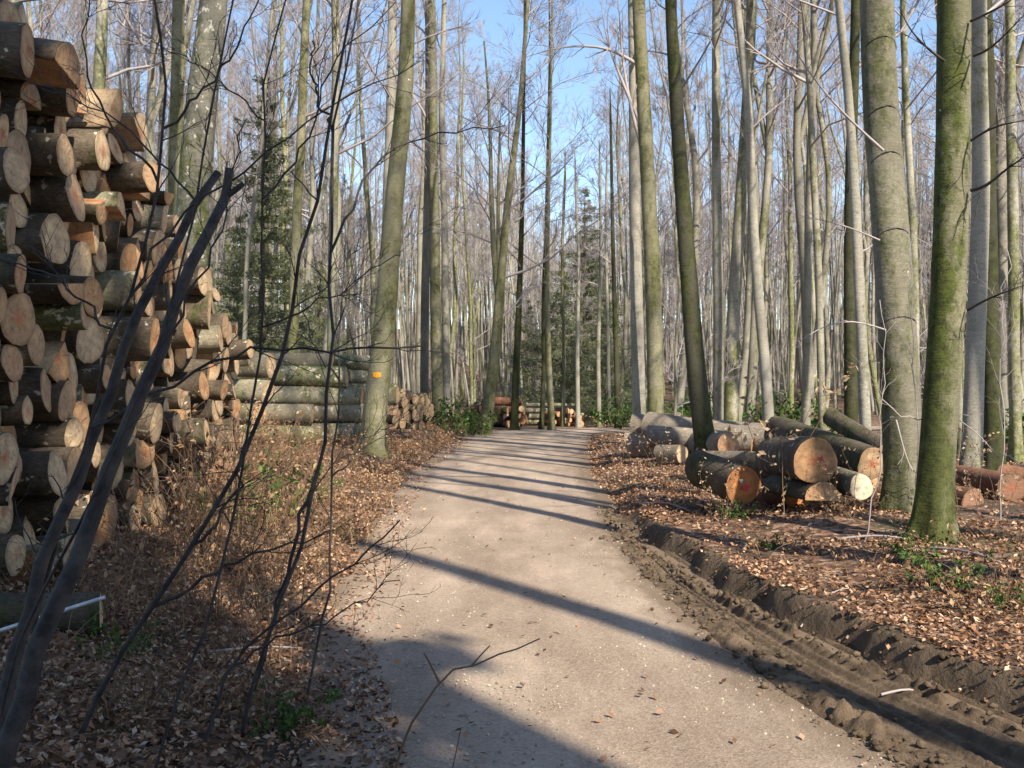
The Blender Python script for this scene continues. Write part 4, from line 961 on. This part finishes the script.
for j, (x, y, s, k, sz) in enumerate([(-1.55, 5.9, .62, 0, 1.0), (-1.95, 6.6, .85, 1, 1.0), (-2.35, 7.4, 1.0, 2, 1.1), (-2.0, 8.3, .9, 0, 1.0), (-2.75, 8.6, 1.1, 1, 1.15), (-2.3, 9.6, .95, 2, 1.0), (-3.1, 9.9, 1.15, 0, 1.15),
                                  (-2.65, 11.0, .95, 1, 1.0), (-3.4, 11.6, 1.1, 2, 1.1), (-2.9, 12.8, 1.0, 0, 1.0), (-3.7, 13.6, 1.2, 1, 1.1), (-3.1, 15.0, 1.0, 2, .95), (-4.0, 16.0, 1.2, 0, 1.1), (-3.3, 17.5, 1.0, 1, .9), (-4.3, 18.8, 1.2, 2, 1.0), (-3.4, 20.5, 1.0, 0, .8), (-1.75, 4.6, .6, 2, .8), (-2.5, 6.0, .9, 1, .9)]):
    bush('bramble_shrub', f'dry brown bramble shrub on the left verge, {nth(j)} from the viewer' if j < 16 else ['low dry shrub nearest the viewer on the left verge', 'dry shrub between the nearest verge shrubs and tall stack'][j-16], BR[k], x, y, s, 'dry shrubs along the left verge', sz=sz*(1.0 if x < -2.3 else .9))
j = 0
for x, y, s in [(-1.9, 10.8, .8), (-2.2, 13.0, .9), (-2.3, 16, 1), (-2.5, 19, 1), (-2.4, 22.5, 1), (-2.9, 24.5, 1.1), (-2.4, 27, 1), (-2.3, 30, 1.1), (-3.2, 23, 1.2), (-1.35, 5.0, .6), (-2.4, 34, 1.2), (-2.2, 38, 1.2), (-2.9, 40.5, 1.3)]:
    bush('low_bramble', f'knee-high tangle of dry leaves by the road’s left edge, {nth(j)} one', BL[j % 2], x, y, s, 'low dry tangles by the left road edge'); j += 1
for j, (px, py, Y, s, lb) in enumerate([(292, 470, 12, 1.5, 'green-leaved bramble among the dry shrubs at left'), (238, 520, 10.5, 1.5, 'green bramble at the foot of the far end of the tall stack'), (250, 440, 14.5, 1.6, 'dark green bramble beneath the long green logs'),
                                    (121, 690, 5.4, .5, 'little green plant in the shade below the tall stack'), (945, 600, 7.2, .75, 'green bramble plant on the right leaf-covered bank'), (905, 560, 8.4, .5, 'small green plant beside the mossy beech foot'),
                                    (1010, 625, 6.6, .5, 'low green plant at the right picture edge'), (735, 520, 11.2, .5, 'small green sprig in front of the orange-ended logs'), (770, 560, 9.4, .4, 'tiny green sprig in leaf litter on the right bank'), (462, 425, 36, 3.0, 'leafy green shrub by the heap left of the forked beech'),
                                    (290, 740, 4.7, .5, 'low green plant near the bottom of the left verge'), (480, 428, 41, 2.0, 'small green shrub at the forked beech')]):
    bush('green_bramble', lb, GRN[j % 2], (px-512)/1000*Y, Y, s, None)
for j, (px, Y) in enumerate([(745, 40), (790, 34), (700, 44), (765, 36), (812, 30), (660, 46), (640, 42), (620, 47), (600, 52), (990, 24), (1010, 26), (340, 44), (250, 30), (455, 44), (935, 28), (725, 33), (585, 58), (300, 42)]):
    bush('evergreen_shrub', f'low dark green shrub on the wood floor, {nth(j)} of them', GRN[j % 2], (px-512)/1000*Y, Y, 2.6+rng.random(), 'green shrubs under the far beeches')
for j, (px, py, Y, s, lb) in enumerate([(768, 480, 11.6, 1.9, 'tall thin seedling with pale leaves before the big log pile'), (690, 500, 12.5, .9, 'seedling with pale dry leaves by the short orange-ended log'), (663, 470, 15.5, 1.0, 'seedling with pale leaves before the grey long logs'), (640, 475, 16.5, .8, 'leafy pale seedling nearest the road at the right pile'),
                                    (715, 520, 11.2, .8, 'low seedling with pale leaves in front of the orange end'), (862, 500, 11.3, .9, 'seedling with dry leaves below the cream log end'), (985, 520, 10, 1.0, 'seedling with reddish dry leaves right of the mossy beech'), (955, 500, 11.5, 1.2, 'thin seedling behind the foot of the mossy beech'),
                                    (620, 455, 20, 1.1, 'pale seedling at the left end of the grey pile'), (840, 520, 10.6, .6, 'short seedling in front of the broken pale log')]):
    bush('beech_seedling', lb, SD[j % 2], (px-512)/1000*Y, Y, s, None)
# short sprouting stalks in the right-hand litter
ST = [bush_mesh(9, .3, .8, 2, 'twig_red', 'dryleaf', .04, .9, 6) for _ in range(2)]
sp_ = sorted([(6+9*rng.random(), rng.random()) for _ in range(26)])
for j, (y, q) in enumerate(sp_):
    bush('dead_stalks', f'short dead stalks in the leaf litter of the right bank, {nth(j)} from the viewer', ST[j % 2], float(Df(y))+.5+q*(y*.36), y, .8+.5*rng.random(), 'dead stalks in the right-hand litter')

# bare saplings near the camera: label, Y, stems [(pts, w0, w1)], twigs
def sapling(label, Y, stems, name='bare_sapling', m='twig_dark', tw=6, ys=None, twl=.05):
    x, y_ = P(*stems[0][0][0], Y)[:2]; z = gz(x, y_); off = np.array([x, y_, z]); root = thing(name, label, 'sapling', tuple(off))
    done = []
    for si, (pts, w0, w1) in enumerate(stems):
        yy = (ys[si] if ys else 0)
        W = [np.array(P(a, b, Y+yy*i/max(1, len(pts)-1))) for i, (a, b) in enumerate(pts)]
        if si == 0:
            W = [np.array([x, y_, z-.05])]+[q for q in W[1:] if q[2] > z+.03]
        if done:
            A_ = np.concatenate(done); ax = 512+1000*A_[:, 0]/A_[:, 1]; az = 392-1000*(A_[:, 2]-CAM_H)/A_[:, 1]
            q0 = A_[((ax-pts[0][0])**2+(az-pts[0][1])**2).argmin()]
            W = [q0]+[np.array(P(a, b, q0[1]+yy*i/max(1, len(pts)-1))) for i, (a, b) in enumerate(pts)][1:]
        sh = math.hypot(pts[-1][0]-pts[0][0], pts[-1][1]-pts[0][1]) < 70; n = 5 if sh else 16; p = lerp_path(W, n); p[1:-1] += 0 if sh else rng.normal(size=(n-2, 3))*.0022*Y
        done.append(np.stack([np.interp(np.linspace(0, n-1, 120), np.arange(n), p[:, q_]) for q_ in range(3)], 1))
        T = Tubes(); rr = np.linspace(w0/2000*Y, w1/2000*Y, n); T.add(p-off, rr, 10 if w0 > 5 else 6, cap=True)
        if tw:
            B = T
            for k in range(0 if sh else tw):
                i = rng.integers(min(5, n-2), n-1); t = p[i+1]-p[i-1]; t /= np.linalg.norm(t); s = rng.normal(size=3); s[1] *= .5; d = t+s*.5; d /= np.linalg.norm(d)
                branch(B, p[i]-off, d, twl*Y*(.5+1.1*rng.random()), min(rr[i]*.5, .004), 0, [(5, 4, 3, .5, .7, .0015), (4, 3, 2, .55, .8, .0011), (3, 3, 0, 0, 0, .0009)], .1)
        link('stem' if si == 0 else 'limb', T.mesh('stem', [M[m]]), root)
    return root
sapling('thick dark curved sapling stem with a sawn fork, front left', 3.4, [([(-25, 800), (20, 690), (62, 600), (85, 545), (100, 480), (145, 395), (180, 290), (203, 225), (226, 195)], 24, 11), ([(222, 200), (228, 180), (229, 168)], 11, 10), ([(224, 196), (236, 190), (243, 183)], 8, 6)], tw=2, ys=[.5, 0, 0])
sapling('second dark curved sapling stem, just behind the thick one', 3.7, [([(-10, 790), (8, 690), (28, 600), (60, 520), (85, 445), (120, 370), (150, 290), (185, 215), (218, 172)], 16, 9)], tw=4, ys=[.5])
sapling('slender dark sapling with an upright forked stem left of centre', 4.6, [([(240, 700), (262, 640), (310, 530), (330, 440), (332, 330), (329, 200), (333, 110), (352, 40), (362, -30)], 4.6, 2),
        ([(322, 470), (300, 520), (280, 600), (255, 690)], 4, 3), ([(333, 130), (315, 90), (312, 40)], 3, 1.5), ([(330, 250), (355, 200), (380, 150), (420, 138), (505, 125)], 3, 1)], tw=7)
sapling('dark sapling leaning right with long arching twigs at left', 4.2, [([(75, 800), (95, 700), (140, 620), (220, 520), (260, 420), (290, 330), (310, 220), (340, 60), (355, -20)], 6, 2.5),
        ([(140, 615), (180, 590), (235, 560), (330, 530)], 4, 1.5), ([(180, 560), (205, 540), (232, 500), (250, 440)], 4, 1.5)], tw=8)
sapling('dark sapling fanning thin arched branches over the left stack', 3.9, [([(10, 760), (50, 560), (85, 430), (130, 300), (160, 180), (176, 60), (150, -20)], 5, 2.5),
        ([(160, 180), (110, 130), (80, 60), (88, -10)], 3, 1.2), ([(168, 130), (205, 90), (240, 40), (262, -20)], 3, 1.2), ([(130, 300), (180, 215), (260, 160), (330, 100), (420, 60)], 3, 1), ([(120, 330), (60, 280), (10, 262), (-20, 258)], 3, 1.2), ([(85, 430), (150, 400), (230, 350), (300, 348), (420, 346)], 3.5, 2.2)], tw=7)
sapling('thin sapling with a fine fan of twigs low at left', 4.4, [([(200, 760), (230, 660), (300, 600), (360, 560), (400, 520)], 4, 1.5), ([(230, 660), (270, 640), (330, 620), (400, 580)], 3, 1)], tw=6)
sapling('dark thin sapling reaching over from the left edge', 3.6, [([(-20, 720), (30, 600), (110, 480), (150, 380), (200, 200), (215, 80), (236, -20)], 4, 1.8), ([(150, 380), (215, 250), (245, 120)], 3, 1.2), ([(200, 205), (150, 150), (105, 110), (40, 88)], 2.4, 1)], tw=8)
sapling('forked dead twig sprouting at the bottom centre of the road edge', 3.3, [([(385, 800), (402, 735), (425, 690), (437, 680), (470, 662), (500, 655), (540, 638)], 4, 1.4), ([(437, 680), (432, 665), (424, 652)], 2.6, 1.6), ([(470, 662), (480, 655), (490, 645)], 2, 1.2)], 'dead_twig', 'twig_red', tw=0)
sapling('short dead stalk right of the forked dead twig', 3.4, [([(440, 790), (450, 745), (461, 728)], 2, 1.2)], 'dead_twig', 'twig_red', tw=0)
sapling('thin reddish sapling arching right past the mossy beech', 9.2, [([(862, 515), (876, 470), (884, 380), (880, 300)], 1.5, .8), ([(880, 400), (910, 425), (950, 410), (980, 440), (1030, 470)], 1.3, .8)], m='twig', tw=6, twl=.03)
sapling('thin bare sapling beside the right edge behind logs', 10.5, [([(1000, 540), (1003, 450), (1000, 340), (1008, 250)], 1.6, .8)], m='twig', tw=9, twl=.05)
sapling('wispy bare sapling between smooth and mossy beeches', 10.2, [([(915, 530), (917, 430), (911, 300), (914, 180)], 1.3, .6)], m='twig', tw=9, twl=.05)
sapling('fine dark whip arching across the sky left of the leaning trunk', 4.0, [([(150, 790), (215, 600), (245, 470), (268, 330), (262, 200), (258, 90), (278, 10), (290, -20)], 3.5, 1.6), ([(262, 200), (300, 160), (330, 60), (396, 0)], 2.4, 1), ([(268, 330), (345, 290), (385, 260), (400, 255)], 2.2, .9), ([(260, 120), (210, 70), (150, 40)], 2, .8)], tw=9)
sapling('thin crooked twiggy whip in front of the long green logs', 5.0, [([(300, 640), (335, 560), (328, 480), (345, 380), (338, 290), (352, 210)], 3, 1.2), ([(328, 480), (360, 440), (395, 425)], 2, .8), ([(345, 380), (310, 340), (296, 290)], 2, .8)], tw=9)
# fallen sticks
for j, (a, b, Y0, Y1, w_) in enumerate([((842, 545), (905, 533), 9.3, 9.0, 3), ((930, 555), (1000, 600), 8.6, 7.8, 3), ((985, 575), (1040, 582), 8, 8, 6), ((640, 505), (690, 515), 13, 12, 2), ((880, 700), (930, 690), 5.3, 5.4, 3), ((800, 620), (850, 600), 7, 7.4, 2), ((210, 650), (300, 620), 5.8, 6.2, 3)]):
    x0_, x1_ = (a[0]-512)/1000*Y0, (b[0]-512)/1000*Y1; xm = (x0_+x1_)/2+.05; ym = (Y0+Y1)/2
    T = Tubes(); T.add(lerp_path([(x0_, Y0, gz(x0_, Y0)+.03), (xm, ym, gz(xm, ym)+.07), (x1_, Y1, gz(x1_, Y1)+.03)], 7), np.linspace(w_/2000*Y0, w_/3600*Y0, 7), 6, cap=True)
    tag(link('fallen_stick', T.mesh('fallen_stick', [M['twig'] if j != 2 else M['logbark']])), ['curved pale stick in front of the mossy beech', 'long pale stick right of the mossy beech foot', 'short thick broken branch at the right picture edge', 'thin stick in front of the short orange-ended log', 'small pale stick on the muddy verge', 'thin stick on the right leafy bank above the rut', 'thin stick lying among dry shrubs at left'][j], 'stick')

# fallen twigs in the litter
T = Tubes(); n = 700; yy = scatter_y(n, 3.2, 22); sd = rng.random(n) < .55
xx = np.where(sd, Df(yy)+.15+rng.random(n)*(1.5+yy*.5), Lf(yy)-.1-rng.random(n)*(.8+yy*.3)); hh = ground(xx, yy)
for q in range(n):
    a_ = rng.random()*6.28; L_ = .06+.22*rng.random()**2; d_ = np.array([math.cos(a_), math.sin(a_), rng.normal()*.12])*L_; p_ = np.array([xx[q], yy[q], hh[q]+.03]); T.add([p_-d_, p_+rng.normal(size=3)*.012, p_+d_], [.003, .003, .0015], 3)
tag(link('twig_litter', T.mesh('twig_litter', [M['twig_red']])), kind='stuff')
